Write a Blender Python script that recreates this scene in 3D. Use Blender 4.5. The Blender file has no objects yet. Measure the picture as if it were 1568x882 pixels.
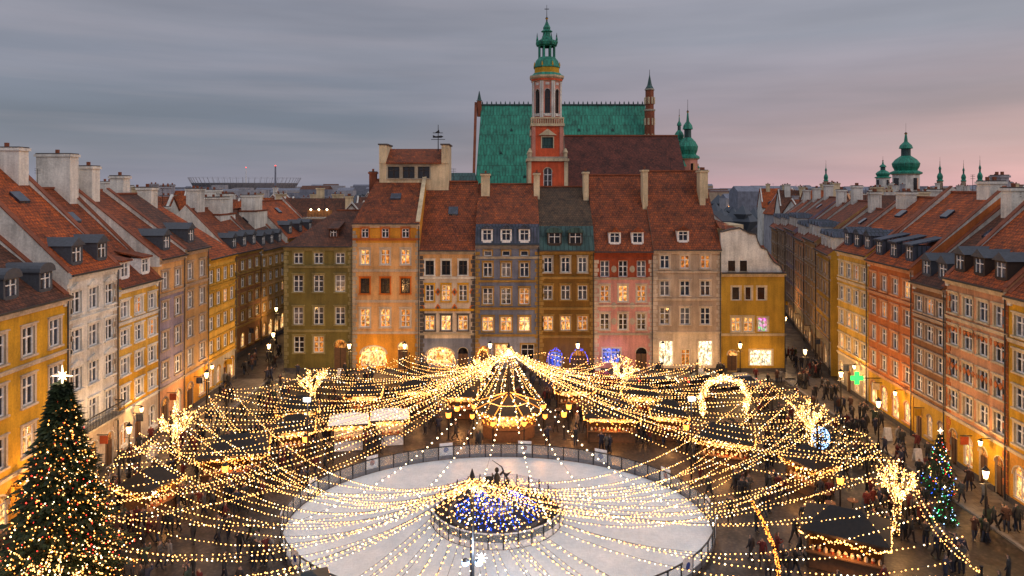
import bpy, math, random
import numpy as np
from mathutils import Vector, Matrix
R=random.Random(7)
sc=bpy.context.scene
sc.view_settings.view_transform='Standard'
sc.view_settings.look='None'
sc.view_settings.exposure=0
# ------------------------------------------------------------------ materials
M={}
def sat(c,k=1.28):
    l=.3*c[0]+.59*c[1]+.11*c[2]; return tuple(min(.85,max(.008,l+(x-l)*k)) for x in c)
def newmat(name):
    m=bpy.data.materials.new(name); m.use_nodes=True
    nt=m.node_tree; b=nt.nodes['Principled BSDF']; M[name]=m
    return m,nt,b
def noise(nt,vec,scale,detail=4,rough=.6):
    n=nt.nodes.new('ShaderNodeTexNoise'); n.inputs['Scale'].default_value=scale
    n.inputs['Detail'].default_value=detail; n.inputs['Roughness'].default_value=rough
    nt.links.new(vec,n.inputs['Vector']); return n.outputs['Fac']
def mapr(nt,v,a,b,c,d):
    n=nt.nodes.new('ShaderNodeMapRange'); nt.links.new(v,n.inputs[0])
    for i,x in enumerate((a,b,c,d)): n.inputs[i+1].default_value=x
    return n.outputs[0]
def math2(nt,op,a,b=None):
    n=nt.nodes.new('ShaderNodeMath'); n.operation=op
    for i,x in enumerate((a,b)):
        if x is None: continue
        if isinstance(x,(int,float)): n.inputs[i].default_value=x
        else: nt.links.new(x,n.inputs[i])
    return n.outputs[0]
def mix(nt,mode,fac,a,b):
    n=nt.nodes.new('ShaderNodeMixRGB'); n.blend_type=mode
    for i,x in enumerate((fac,a,b)):
        if isinstance(x,(int,float)): n.inputs[i].default_value=x
        elif isinstance(x,tuple): n.inputs[i].default_value=(x[0],x[1],x[2],1)
        else: nt.links.new(x,n.inputs[i])
    return n.outputs[0]
def mapping(nt,vec,scale):
    n=nt.nodes.new('ShaderNodeMapping'); n.inputs['Scale'].default_value=scale
    nt.links.new(vec,n.inputs['Vector']); return n.outputs[0]
def bump(nt,b,h,strength,dist=.05):
    n=nt.nodes.new('ShaderNodeBump'); n.inputs['Strength'].default_value=strength
    n.inputs['Distance'].default_value=dist
    nt.links.new(h,n.inputs['Height']); nt.links.new(n.outputs[0],b.inputs['Normal'])
def tc(nt,k='Object'):
    n=nt.nodes.new('ShaderNodeTexCoord'); return n.outputs[k]
def plaster(name,c,rough=.85,lo=.52,hi=1.15,bs=.35):
    c=sat(c); m,nt,b=newmat(name); o=tc(nt)
    n1=noise(nt,o,.45,5); n2=noise(nt,mapping(nt,o,(2.2,2.2,.25)),1.0,4); n3=noise(nt,o,7,4)
    s=math2(nt,'ADD',math2(nt,'ADD',math2(nt,'MULTIPLY',n1,.4),math2(nt,'MULTIPLY',n2,.35)),math2(nt,'MULTIPLY',n3,.25))
    v=mapr(nt,s,.38,.62,lo,hi)
    nt.links.new(mix(nt,'MULTIPLY',1.0,c,v),b.inputs['Base Color'])
    b.inputs['Roughness'].default_value=rough
    bump(nt,b,n3,bs,.03); return m
def plain(name,c,rough=.6,metal=0,spec=None):
    m,nt,b=newmat(name); o=tc(nt); n=noise(nt,o,5,3)
    nt.links.new(mix(nt,'MULTIPLY',1.0,c,mapr(nt,n,.3,.7,.75,1.15)),b.inputs['Base Color'])
    b.inputs['Roughness'].default_value=rough; b.inputs['Metallic'].default_value=metal; return m
def tiles(name,c1,c2,bw=.3,bh=.34,seam=False):
    c1=sat(c1,1.15); c2=sat(c2,1.15); m,nt,b=newmat(name); uv=tc(nt,'UV'); o=tc(nt)
    br=nt.nodes.new('ShaderNodeTexBrick'); nt.links.new(uv,br.inputs['Vector'])
    br.inputs['Color1'].default_value=(*c1,1); br.inputs['Color2'].default_value=(*c2,1)
    br.inputs['Mortar'].default_value=(c1[0]*.2,c1[1]*.2,c1[2]*.2,1)
    br.inputs['Scale'].default_value=1; br.inputs['Brick Width'].default_value=bw
    br.inputs['Row Height'].default_value=bh; br.inputs['Mortar Size'].default_value=.035
    br.inputs['Mortar Smooth'].default_value=.6
    n1=noise(nt,o,.6,6,.7); n2=noise(nt,o,3.5,4)
    v=mapr(nt,math2(nt,'ADD',math2(nt,'MULTIPLY',n1,.55),math2(nt,'MULTIPLY',n2,.45)),.38,.62,.3,1.5)
    col=mix(nt,'MULTIPLY',1.0,br.outputs['Color'],v)
    pat=mapr(nt,noise(nt,o,.9,6,.8),.50,.62,0,.6)
    col=mix(nt,'MIX',pat,col,(c1[0]*.28,c1[1]*.4,c1[2]*.5))
    pat2=mapr(nt,noise(nt,o,1.7,6,.8),.56,.66,0,.5)
    col=mix(nt,'MIX',pat2,col,(min(.8,c1[0]*1.6),c1[1]*1.6,c1[2]*1.3))
    nt.links.new(col,b.inputs['Base Color']); b.inputs['Roughness'].default_value=.8
    bump(nt,b,br.outputs['Fac'],-.6,.05); return m
def copper(name,c,w=.6):
    m,nt,b=newmat(name); uv=tc(nt,'UV'); o=tc(nt)
    br=nt.nodes.new('ShaderNodeTexBrick'); nt.links.new(uv,br.inputs['Vector'])
    br.inputs['Color1'].default_value=(*c,1); br.inputs['Color2'].default_value=(c[0]*1.4,c[1]*1.12,c[2]*1.15,1)
    br.inputs['Mortar'].default_value=(c[0]*.3,c[1]*.45,c[2]*.4,1)
    br.inputs['Scale'].default_value=1; br.inputs['Brick Width'].default_value=w
    br.inputs['Row Height'].default_value=2.2; br.inputs['Mortar Size'].default_value=.05; br.offset=0.5
    n2=noise(nt,mapping(nt,o,(1,1,.3)),1.2,5,.7)
    nt.links.new(mix(nt,'MULTIPLY',1.0,br.outputs['Color'],mapr(nt,n2,.35,.65,.5,1.4)),b.inputs['Base Color'])
    b.inputs['Roughness'].default_value=.6; bump(nt,b,br.outputs['Fac'],-.5,.06); return m
def emis(name,c,s,sample=False):
    m,nt,b=newmat(name); b.inputs['Base Color'].default_value=(c[0]*.3,c[1]*.3,c[2]*.3,1)
    b.inputs['Emission Color'].default_value=(*c,1); b.inputs['Emission Strength'].default_value=s
    if not sample: m.cycles.emission_sampling='NONE'
    return m
def litglass(name,ca,cb,s,sc_=1.6):
    m,nt,b=newmat(name); o=tc(nt)
    n=noise(nt,o,sc_,4,.7); f=mapr(nt,n,.4,.62,0,1)
    nt.links.new(mix(nt,'MIX',f,ca,cb),b.inputs['Emission Color'])
    n2=noise(nt,mapping(nt,o,(4,4,2.5)),1,4,.7); nt.links.new(mapr(nt,n2,.42,.6,s*.18,s*1.3),b.inputs['Emission Strength'])
    b.inputs['Base Color'].default_value=(.03,.02,.01,1); b.inputs['Roughness'].default_value=.12
    m.cycles.emission_sampling='NONE'; return m
plain('white_paint',(.80,.79,.76),.6); plain('dark_metal',(.025,.025,.028),.45,.5)
plain('dark_wood',(.04,.025,.016),.7); plain('brown_wood',(.13,.065,.03),.7); plain('roof_felt',(.016,.014,.013),.85)
plain('grey_lead',(.06,.07,.085),.55); plain('gutter',(.05,.055,.06),.5,.4)
plain('bark',(.06,.042,.03),.9)
def glass(name,c,r):
    m,nt,b=newmat(name); o=tc(nt); n=noise(nt,o,1.1,3)
    nt.links.new(mix(nt,'MIX',mapr(nt,n,.45,.6,0,1),c,(c[0]*2.6,c[1]*2.4,c[2]*2.2)),b.inputs['Base Color'])
    b.inputs['Roughness'].default_value=r; b.inputs['Specular IOR Level'].default_value=.8
glass('glass_dark',(.014,.02,.034),.06); glass('glass_curtain',(.07,.075,.09),.12); glass('glass_black',(.007,.007,.009),.1)
litglass('glass_lit',(.75,.20,.03),(1,.56,.17),1.5,2.2)
litglass('glass_lit2',(.55,.13,.02),(1,.40,.08),.95,2.2)
litglass('glass_shop',(.85,.28,.05),(1,.66,.25),2.2,1.6)
litglass('glass_white',(.9,.62,.3),(1,.88,.62),2.4,1.3)
litglass('glass_blue',(.05,.1,.9),(.3,.4,1),1.0,.9)
litglass('glass_green',(.05,.7,.12),(.9,.15,.7),1.4,1.2)
tiles('tile_red',(.30,.080,.030),(.17,.050,.025)); tiles('tile_bright',(.44,.105,.032),(.30,.075,.028)); tiles('tile_brown',(.16,.060,.032),(.10,.044,.028))
tiles('tile_olive',(.12,.07,.038),(.08,.052,.032)); tiles('tile_plain',(.15,.045,.03),(.12,.038,.028),.25,.25)
copper('copper',(.016,.22,.14)); copper('copper_dark',(.025,.075,.068),.5); copper('slate_blue',(.045,.06,.088),.4)
P={'stone':(.44,.39,.31),'cream':(.68,.57,.40),'whitewash':(.75,.73,.67),'olive':(.17,.14,.055),'olive_pale':(.30,.26,.14),'orange':(.64,.33,.11),
 'orange_deep':(.56,.18,.04),'peach':(.66,.41,.22),'bluegrey':(.17,.185,.235),'bluegrey_l':(.30,.31,.36),'umber':(.19,.105,.03),'umber_l':(.35,.23,.095),
 'pink':(.60,.32,.27),'brickred':(.30,.08,.045),'beige':(.43,.34,.26),'beige_l':(.60,.51,.41),'ochre':(.60,.36,.10),'ochre_d':(.50,.32,.10),'grey':(.28,.27,.26),
 'yellow':(.66,.43,.15),'lilac':(.29,.25,.30),'terracotta':(.48,.18,.085),'brown':(.25,.13,.07),'tanhouse':(.46,.30,.16),'salmon':(.60,.34,.21),'tower_red':(.62,.15,.09),'tower_pink':(.64,.32,.25),
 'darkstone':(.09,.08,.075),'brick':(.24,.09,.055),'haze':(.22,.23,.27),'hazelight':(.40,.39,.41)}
for k,c in P.items(): plaster(k,c)
emis('bulb_warm',(1,.45,.12),6.5); emis('bulb_orange',(1,.27,.035),5); emis('bulb_white',(1,.74,.40),9); emis('bulb_blue',(.02,.11,1),3.5); emis('bulb_ice',(.35,.6,1),7)
emis('bulb_red',(1,.05,.03),4); emis('bulb_green',(.05,1,.25),2.5); emis('lamp_globe',(1,.66,.28),8); emis('flood_white',(.75,.85,1),30)
emis('neon_blue',(.10,.12,1),1.8); emis('cross_green',(.03,1,.15),1.6)
m_,nt_,b_=newmat('lit_canvas'); b_.inputs['Base Color'].default_value=(.75,.73,.70,1); b_.inputs['Roughness'].default_value=.7; b_.inputs['Emission Color'].default_value=(1,.85,.65,1); b_.inputs['Emission Strength'].default_value=.22; m_.cycles.emission_sampling='NONE'

# ------------------------------------------------------------------ mesh builder
class Frame:
    def __init__(s,o,d,n):
        s.o=Vector(o); s.d=Vector(d).normalized(); s.n=Vector(n).normalized()
    def p(s,a,z,o=0.0):
        q=s.o+s.d*a+s.n*o; return (q.x,q.y,q.z+z)
class MB:
    def __init__(s): s.v=[]; s.f=[]; s.m=[]; s.names=[]
    def mi(s,m):
        if m not in s.names: s.names.append(m)
        return s.names.index(m)
    def poly(s,pts,m):
        k=len(s.v); s.v.extend(pts); s.f.append(tuple(range(k,k+len(pts)))); s.m.append(s.mi(m))
    def hexa(s,a,m):
        k=len(s.v); s.v.extend(a); i=s.mi(m)
        for f in ((0,3,2,1),(4,5,6,7),(0,1,5,4),(1,2,6,5),(2,3,7,6),(3,0,4,7)):
            s.f.append(tuple(k+j for j in f)); s.m.append(i)
    def box(s,F,s0,s1,z0,z1,o0,o1,m):
        s.hexa([F.p(s0,z0,o0),F.p(s1,z0,o0),F.p(s1,z0,o1),F.p(s0,z0,o1),F.p(s0,z1,o0),F.p(s1,z1,o0),F.p(s1,z1,o1),F.p(s0,z1,o1)],m)
    def prism(s,F,prof,s0,s1,m):   # prof in (o,z), extruded along s
        a=[F.p(s0,z,o) for o,z in prof]; b=[F.p(s1,z,o) for o,z in prof]
        s.poly(a,m); s.poly(b[::-1],m); n=len(prof)
        for i in range(n):
            j=(i+1)%n; s.poly([a[i],b[i],b[j],a[j]],m)
    def plate(s,F,prof,o0,o1,m):   # prof in (s,z), extruded along o
        a=[F.p(x,z,o0) for x,z in prof]; b=[F.p(x,z,o1) for x,z in prof]
        s.poly(a,m); s.poly(b[::-1],m); n=len(prof)
        for i in range(n):
            j=(i+1)%n; s.poly([a[i],b[i],b[j],a[j]],m)
    def lathe(s,cx,cy,prof,n=12,rot=0.0,sx=1,sy=1):
        rings=[]
        for r,z,m in prof:
            k=len(s.v)
            for i in range(n):
                a=rot+2*math.pi*i/n; s.v.append((cx+r*sx*math.cos(a),cy+r*sy*math.sin(a),z))
            rings.append(k)
        for q in range(len(prof)-1):
            i0=s.mi(prof[q+1][2])
            for i in range(n):
                j=(i+1)%n; s.f.append((rings[q]+i,rings[q]+j,rings[q+1]+j,rings[q+1]+i)); s.m.append(i0)
        s.f.append(tuple(rings[-1]+i for i in range(n))); s.m.append(s.mi(prof[-1][2]))
    def tube(s,a,b,ra,rb,m,n=6):
        a=Vector(a); b=Vector(b); d=(b-a)
        if d.length<1e-5: return
        d.normalize(); u=d.orthogonal().normalized(); w=d.cross(u); k=len(s.v); i0=s.mi(m)
        for P_,r in ((a,ra),(b,rb)):
            for i in range(n):
                t=2*math.pi*i/n; q=P_+u*(r*math.cos(t))+w*(r*math.sin(t)); s.v.append(tuple(q))
        for i in range(n):
            j=(i+1)%n; s.f.append((k+i,k+j,k+n+j,k+n+i)); s.m.append(i0)
        s.f.append(tuple(k+n+i for i in range(n))); s.m.append(i0)
    def octa(s,p,r,m):
        k=len(s.v); x,y,z=p; i0=s.mi(m)
        s.v.extend([(x+r,y,z),(x,y+r,z),(x-r,y,z),(x,y-r,z),(x,y,z+r),(x,y,z-r)])
        for i in range(4):
            j=(i+1)%4; s.f.append((k+i,k+j,k+4)); s.m.append(i0); s.f.append((k+j,k+i,k+5)); s.m.append(i0)
    def build(s,name,smooth=False,uv=True,parent=None):
        me=bpy.data.meshes.new(name); me.from_pydata(s.v,[],s.f)
        for n in s.names: me.materials.append(M[n])
        me.polygons.foreach_set('material_index',s.m)
        if smooth: me.polygons.foreach_set('use_smooth',[True]*len(s.f))
        if uv:
            L=me.uv_layers.new(name='UVMap'); data=np.zeros(len(me.loops)*2,dtype=np.float32); k=0
            V=s.v
            for f in s.f:
                a=V[f[0]]; b=V[f[1]]; c=V[f[2]]
                ux,uy,uz=b[0]-a[0],b[1]-a[1],b[2]-a[2]; wx,wy,wz=c[0]-a[0],c[1]-a[1],c[2]-a[2]
                nx=uy*wz-uz*wy; ny=uz*wx-ux*wz; nz=ux*wy-uy*wx
                h=math.hypot(nx,ny); l=math.sqrt(nx*nx+ny*ny+nz*nz) or 1
                if h/l<1e-3: tx,ty=1,0; vx,vy,vz=0,1,0
                else:
                    tx,ty=-ny/h,nx/h; nx/=l;ny/=l;nz/=l
                    vx,vy,vz=-nz*ty, nz*tx, nx*ty-ny*tx
                for i in f:
                    p=V[i]; data[k]=p[0]*tx+p[1]*ty; data[k+1]=p[0]*vx+p[1]*vy+p[2]*vz; k+=2
            L.data.foreach_set('uv',data)
        ob=bpy.data.objects.new(name,me); sc.collection.objects.link(ob)
        if parent: ob.parent=parent
        return ob
def point_light(name,loc,power,col=(1,.55,.2),r=.12,parent=None):
    l=bpy.data.lights.new(name,'POINT'); l.energy=power; l.color=col; l.shadow_soft_size=r
    o=bpy.data.objects.new(name,l); o.location=loc; sc.collection.objects.link(o)
    if parent: o.parent=parent
    return o

# ------------------------------------------------------------------ architecture
def facade(b,F,W,z0,z1,ops,zones):
    ss=sorted(set([0,W]+[o[0] for o in ops]+[o[1] for o in ops]))
    zs=sorted(set([z0,z1]+[o[2] for o in ops]+[o[3] for o in ops]+[z for z,_ in zones if z0<z<z1]))
    for i in range(len(zs)-1):
        zm=(zs[i]+zs[i+1])/2; m=zones[-1][1]
        for zt,mm in zones:
            if zm<zt: m=mm; break
        run=None
        for j in range(len(ss)-1):
            sm=(ss[j]+ss[j+1])/2
            hole=any(o[0]<sm<o[1] and o[2]<zm<o[3] for o in ops)
            if hole:
                if run is not None: b.poly([F.p(run,zs[i]),F.p(ss[j],zs[i]),F.p(ss[j],zs[i+1]),F.p(run,zs[i+1])],m); run=None
            elif run is None: run=ss[j]
        if run is not None: b.poly([F.p(run,zs[i]),F.p(W,zs[i]),F.p(W,zs[i+1]),F.p(run,zs[i+1])],m)
def window(b,F,s0,s1,z0,z1,kind,gl,fr,tr,wall):
    D=.2; w=s1-s0; h=z1-z0
    for a in (((s0,z0),(s0,z1)),((s1,z0),(s1,z1)),((s0,z1),(s1,z1)),((s0,z0),(s1,z0))):
        (p,q),(r,t)=a; b.poly([F.p(p,q,0),F.p(r,t,0),F.p(r,t,-D-.02),F.p(p,q,-D-.02)],tr or wall)
    b.poly([F.p(s0,z0,-D),F.p(s1,z0,-D),F.p(s1,z1,-D),F.p(s0,z1,-D)],gl)
    e=.09
    if kind=='d':
        b.box(F,s0+.003,s1-.003,z0,z0+h*.72,-D+.01,-D+.06,'brown_wood'); b.box(F,s0+w*.47,s0+w*.53,z0+.003,z0+h*.72,-D+.061,-D+.09,'dark_wood')
    else:
        for a in ((s0,s0+e,z0,z1),(s1-e,s1,z0,z1),(s0+e,s1-e,z1-e,z1),(s0+e,s1-e,z0,z0+e)): b.box(F,*a,-D+.01,-D+.08,fr)
        if kind in('w','a'):
            b.box(F,s0+w/2-.06,s0+w/2+.06,z0+e,z1-e,-D+.012,-D+.09,fr)
            b.box(F,s0+e,s1-e,z0+h*.62,z0+h*.62+.09,-D+.014,-D+.085,fr)
            if h>1.9: b.box(F,s0+e,s1-e,z0+h*.3,z0+h*.3+.045,-D+.014,-D+.07,fr)
        if kind in('s','S'):
            n=max(2,int(w/.9))
            for i in range(1,n): b.box(F,s0+w*i/n-.035,s0+w*i/n+.035,z0+e,z1-e,-D+.012,-D+.09,fr)
            b.box(F,s0+e,s1-e,z0+h*.7,z0+h*.7+.07,-D+.014,-D+.085,fr)
    if kind in('a','S','d'):
        c=(s0+s1)/2; r=w/2; zc=z1-min(r,h*.4); ry=z1-zc; N=8
        for sgn in(-1,1):
            pts=[F.p(c+sgn*r,z1)]
            for i in range(N+1):
                t=math.pi/2*i/N; pts.append(F.p(c+sgn*r*math.cos(t),zc+ry*math.sin(t)))
            b.poly(pts,wall)
        if tr:
            for i in range(2*N):
                t0=math.pi*i/(2*N); t1=math.pi*(i+1)/(2*N); q=[]
                for rr,t in((1,t0),(1,t1),(1.14,t1),(1.14,t0)): q.append((c+r*rr*math.cos(t),zc+ry*rr*math.sin(t)))
                b.plate(F,q,-.18,.06,tr)
    elif tr:
        t=.16
        b.box(F,s0-t,s0,z0,z1,-.02,.05,tr); b.box(F,s1,s1+t,z0,z1,-.02,.05,tr)
        b.box(F,s0-t,s1+t,z1,z1+t,-.02,.07,tr)
        if kind=='w': b.box(F,s0-t-.05,s1+t+.05,z1+t,z1+t+.09,-.02,.17,tr)
        if kind=='w' and tr=='whitewash' and h>1.4 and int(z0*1.7)%2==0: b.plate(F,[(s0-.25,z1+.25),(s1+.25,z1+.25),((s0+s1)/2,z1+.62)],-.02,.16,tr)
    if kind in('w','a') and tr: b.box(F,s0-.2,s1+.2,z0-.13,z0,-.02,.17,tr)
def dormer(b,F,s,zb,of,w,h,style,wall,roof,gl='glass_dark',back=3.0):
    G=Frame(F.p(0,0,of),F.d,F.n)
    e=.16
    b.box(G,s-w/2,s-w/2+e,zb,zb+h,-back,0,wall); b.box(G,s+w/2-e,s+w/2,zb,zb+h,-back,0,wall)
    b.box(G,s-w/2+e,s+w/2-e,zb-.3,zb+.15,-.3,0,wall); b.box(G,s-w/2+e,s+w/2-e,zb+h-.15,zb+h,-.3,-.002,wall)
    b.poly([G.p(s-w/2+e,zb,-.12),G.p(s+w/2-e,zb,-.12),G.p(s+w/2-e,zb+h,-.12),G.p(s-w/2+e,zb+h,-.12)],gl)
    b.box(G,s-.04,s+.04,zb+.15,zb+h-.15,-.11,-.04,'white_paint'); b.box(G,s-w/2+e,s+w/2-e,zb+h*.6,zb+h*.6+.07,-.11,-.05,'white_paint')
    for x in (s-w/2+e,s+w/2-e-.06): b.box(G,x,x+.06,zb+.15,zb+h-.15,-.11,-.05,'white_paint')
    zt=zb+h; W=w/2+.15
    if style=='arc':
        pts=[(s-W,zt-.05)]+[(s+W*math.cos(math.pi-math.pi*i/8)*1.0,zt+.05+.55*math.sin(math.pi*i/8)) for i in range(9)]+[(s+W,zt-.05)]
        b.plate(G,pts,.15,-back,roof)
    elif style=='flat':
        b.hexa([G.p(s-W,zt,.2),G.p(s+W,zt,.2),G.p(s+W,zt+.7,-back),G.p(s-W,zt+.7,-back),G.p(s-W,zt+.14,.2),G.p(s+W,zt+.14,.2),G.p(s+W,zt+.84,-back),G.p(s-W,zt+.84,-back)],roof)
    else:
        b.plate(G,[(s-W,zt),(s+W,zt),(s,zt+W*.75)],.15,-back,roof)
def chimney(b,F,s0,s1,z0,z1,o0,o1,m='whitewash'):
    b.box(F,s0,s1,z0,z1,o0,o1,m); b.box(F,s0-.12,s1+.12,z1,z1+.22,o0-.12,o1+.12,m)
    b.box(F,s0-.03,s1+.03,z1+.22,z1+.32,o0-.03,o1+.03,'darkstone')
    n=max(1,int((s1-s0)/.8))
    for i in range(n):
        x=s0+(i+.5)*(s1-s0)/n; om=(o0+o1)/2
        b.box(F,x-.12,x+.12,z1+.32,z1+.65,om-.12,om+.12,'brick')
def zat(prof,o):
    for (o0,z0,_),(o1,z1,_) in zip(prof,prof[1:]):
        if o1<=o<=o0: return z0+(z1-z0)*(o0-o)/(o0-o1)
    return prof[-1][1]
def house(name,F,W,eave,prof,rows,zones,trim,dormers=(),chims=(),fw=(0,0),hip=(0,0),courses=(),fr='white_paint',skyl=(),base='darkstone',cornice=None,quoin=None):
    """prof: [(o,z,mat)...] from eave to ridge; rows: list of windows (s0,s1,z0,z1,kind,glass[,trim])"""
    b=MB(); dep=-prof[-1][0]; ops=[r[:4] for r in rows]
    facade(b,F,W,0,eave,ops,zones)
    def wallat(z):
        for zt,mm in zones:
            if z<zt: return mm
        return zones[-1][1]
    for r in rows:
        tr=r[6] if len(r)>6 else trim
        window(b,F,r[0],r[1],r[2],r[3],r[4],r[5],r[7] if len(r)>7 else fr,tr,wallat(r[3]-.05))
    xs=[0]+sum([[r[0]-.0,r[1]] for r in sorted(rows) if r[2]<.6],[])+[W]
    for i in range(0,len(xs),2):
        if xs[i+1]-xs[i]>.1: b.box(F,xs[i],xs[i+1],0,.55,-.02,.06,base)
    for z,m in courses: b.box(F,-.0,W,z,z+.2,-.02,.12,m); b.box(F,0,W,z+.2,z+.27,-.02,.2,m)
    cm=cornice or trim or 'stone'
    b.box(F,0,W,eave-.42,eave-.2,-.02,.16,cm); b.box(F,0,W,eave-.2,eave,-.02,.34,cm)
    if quoin:
        z=.6;k=0
        while z<eave-.9:
            q=.55 if k%2 else .38
            b.box(F,.0,q,z,z+.42,-.01,.05,quoin); b.box(F,W-q,W,z,z+.42,-.01,.05,quoin); z+=.5;k+=1
    b.tube(F.p(W-.12,0.1,.16),F.p(W-.12,eave-.2,.16),.055,.055,'gutter',6)
    b.box(F,0,W,eave-.03,eave+.1,.34,.5,'gutter')
    zr=prof[-1][1]; ze=eave
    b.poly([F.p(0,0,0),F.p(0,ze,0),F.p(0,ze,-2*dep),F.p(0,0,-2*dep)],wallat(ze-.1))
    b.poly([F.p(W,0,0),F.p(W,ze,0),F.p(W,ze,-2*dep),F.p(W,0,-2*dep)],wallat(ze-.1))
    b.poly([F.p(0,0,-2*dep),F.p(W,0,-2*dep),F.p(W,ze,-2*dep),F.p(0,ze,-2*dep)],wallat(ze-.1))
    H=zr-eave
    def sl(z,side): 
        t=max(0,(z-eave)/H); return hip[0]*t if side==0 else W-hip[1]*t
    for (o0,z0,m0),(o1,z1,m1) in zip(prof,prof[1:]):
        b.poly([F.p(sl(z0,0),z0,o0),F.p(sl(z0,1),z0,o0),F.p(sl(z1,1),z1,o1),F.p(sl(z1,0),z1,o1)],m1)
        q0=-2*dep-o0; q1=-2*dep-o1
        b.poly([F.p(sl(z0,1),z0,q0),F.p(sl(z0,0),z0,q0),F.p(sl(z1,0),z1,q1),F.p(sl(z1,1),z1,q1)],m1)
    mir=[(-2*dep-o,z) for o,z,_ in prof[::-1]][1:]
    for side in(0,1):
        loop=[(o,z) for o,z,_ in prof]+mir
        b.poly([F.p(sl(z,side),z,o) for o,z in loop], prof[-1][2] if hip[side] else wallat(ze-.1))
    b.box(F,sl(zr,0)+.05,sl(zr,1)-.05,zr-.05,zr+.13,-dep-.16,-dep+.16,'brick')
    for side in(0,1):
        if fw[side]:
            hgt=.55; q=[(o if i else .12,z+hgt if i else z+.25) for i,(o,z,_) in enumerate(prof)]
            s0=-.02 if side==0 else W-.42
            pr=q+[(-2*dep,eave+.3),(-2*dep,eave-.6)]+[(.12,eave-.6)]
            b.prism(F,pr,s0,s0+.4,'whitewash' if fw[side]==1 else 'cream')
            for (o0,z0),(o1,z1) in zip(q,q[1:]):
                b.hexa([F.p(s0-.06,z0,o0),F.p(s0+.46,z0,o0),F.p(s0+.46,z1,o1),F.p(s0-.06,z1,o1),F.p(s0-.06,z0+.09,o0),F.p(s0+.46,z0+.09,o0),F.p(s0+.46,z1+.09,o1),F.p(s0-.06,z1+.09,o1)],'brick' if fw[side]==1 else 'cream')
    for d in dormers:
        s,zb,w,h,style,wl,rf=d[:7]; gl=d[7] if len(d)>7 else 'glass_dark'
        of=0
        for (o0,z0,_),(o1,z1,_) in zip(prof,prof[1:]):
            if z0<=zb<=z1: of=o0-(o0-o1)*(zb-z0)/(z1-z0)
        dormer(b,F,s,zb,of+.1,w,h,style,wl,rf,gl)
    for s,o,w in skyl:
        z=zat(prof,o); z2=zat(prof,o-.8)
        b.hexa([F.p(s-w/2,z,o),F.p(s+w/2,z,o),F.p(s+w/2,z2,o-.8),F.p(s-w/2,z2,o-.8),F.p(s-w/2,z+.2,o+.05),F.p(s+w/2,z+.2,o+.05),F.p(s+w/2,z2+.2,o-.75),F.p(s-w/2,z2+.2,o-.75)],'glass_dark')
    for c in chims: chimney(b,F,*c)
    if R.random()<.6:
        x=W*R.uniform(.3,.7); b.tube(F.p(x,zr,-dep),F.p(x,zr+1.7,-dep),.025,.02,'dark_metal',4)
        for q in(1.3,1.5,1.65): b.box(F,x-.35,x+.35,zr+q,zr+q+.03,-dep-.015,-dep+.015,'dark_metal')
    return b,name
def finish(bn): return bn[0].build(bn[1])

# far (south) row : facades stand in the plane y = 82, K metres per image pixel (u, v are image coordinates)
Y0=82.0; K=Y0/1045; H=22.4
fx=lambda u:(u-784)*K
fz=lambda v:H-(v-285)*K
GL={'D':'glass_dark','C':'glass_curtain','K':'glass_black','L':'glass_lit','M':'glass_lit2','S':'glass_shop','W':'glass_white','B':'glass_blue','G':'glass_green'}
def farrow(u0,rows):
    out=[]
    for r in rows:
        v0,v1,us,w,kind,gls=r[:6]
        for i,u in enumerate(us):
            g=GL[gls[i%len(gls)]]
            k=kind[i%len(kind)]
            c=(u-u0)*K; hw=w*K/2
            z0=max(.12,fz(v1)); t=(c-hw,c+hw,z0,fz(v0),k,g)
            if len(r)>6: t=t+(r[6],)
            if len(r)>7: t=t+(r[7],)
            out.append(t)
    return out
def FF(u0): return Frame((fx(u0),Y0,0),(1,0,0),(0,-1,0))
def zr(v,dep): return H-(v-285)*(Y0+dep)/1045
finish(house('olive_townhouse',FF(435),105*K-.01,fz(378),[(.45,fz(378),'tile_brown'),(-7,zr(322,7),'tile_brown')],
 farrow(435,[(387,404,[457,488,521],14,'w','DDC'),(421,447,[457,488,521],15,'w','DDC'),(470,497,[457,488,521],15,'w','CDD'),(515,540,[458,488],16,'w','KM'),(520,566,[521],19,'d','M')]),
 [(fz(508),'olive'),(99,'olive')],'olive_pale',hip=(4.5,0),courses=[(fz(410),'olive_pale'),(fz(508),'olive_pale')],quoin='olive_pale',dormers=[(5.6,fz(365),1.1,1.0,'flat','tile_brown','tile_brown')]))
b,n=house('orange_townhouse',FF(540),103*K-.01,fz(343),[(.45,fz(343),'tile_red'),(-6.5,zr(275,6.5),'tile_red')],
 farrow(540,[(350,364,[559,590,621],11,'w','DDK','orange_deep'),(382,405,[559,590,621],14,'w','LML'),(426,449,[559,590,621],14,'w','KKK','orange_deep','dark_wood'),(473,501,[559,590,621],15,'w','LLM'),(530,560,[572],38,'S','S'),(524,566,[617],15,'d','S')]),
 [(fz(508),'orange'),(fz(372),'peach'),(99,'orange')],'beige_l',fw=(0,2),hip=(1.6,0),courses=[(fz(368),'terracotta'),(fz(416),'beige_l'),(fz(463),'beige_l'),(fz(511),'beige_l')],quoin='stone',
 skyl=[(4.6,-3.2,1.3)],chims=[(.6,1.5,19,24,-7.4,-6.6,'brick')])
F=FF(540); G=Frame((fx(566),Y0+6.0,0),(1,0,0),(0,-1,0)); k2=(Y0+6)/1045; gz=lambda v:H-(v-285)*k2
gw=106*k2
facade(b,G,gw,gz(276)-2,gz(250),[((u-9-566)*k2,(u+9-566)*k2,gz(273),gz(255)) for u in(588,611,634)],[(99,'cream')])
for u in(588,611,634): window(b,G,(u-9-566)*k2,(u+9-566)*k2,gz(273),gz(255),'w','glass_black','dark_wood','stone','cream')
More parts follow.
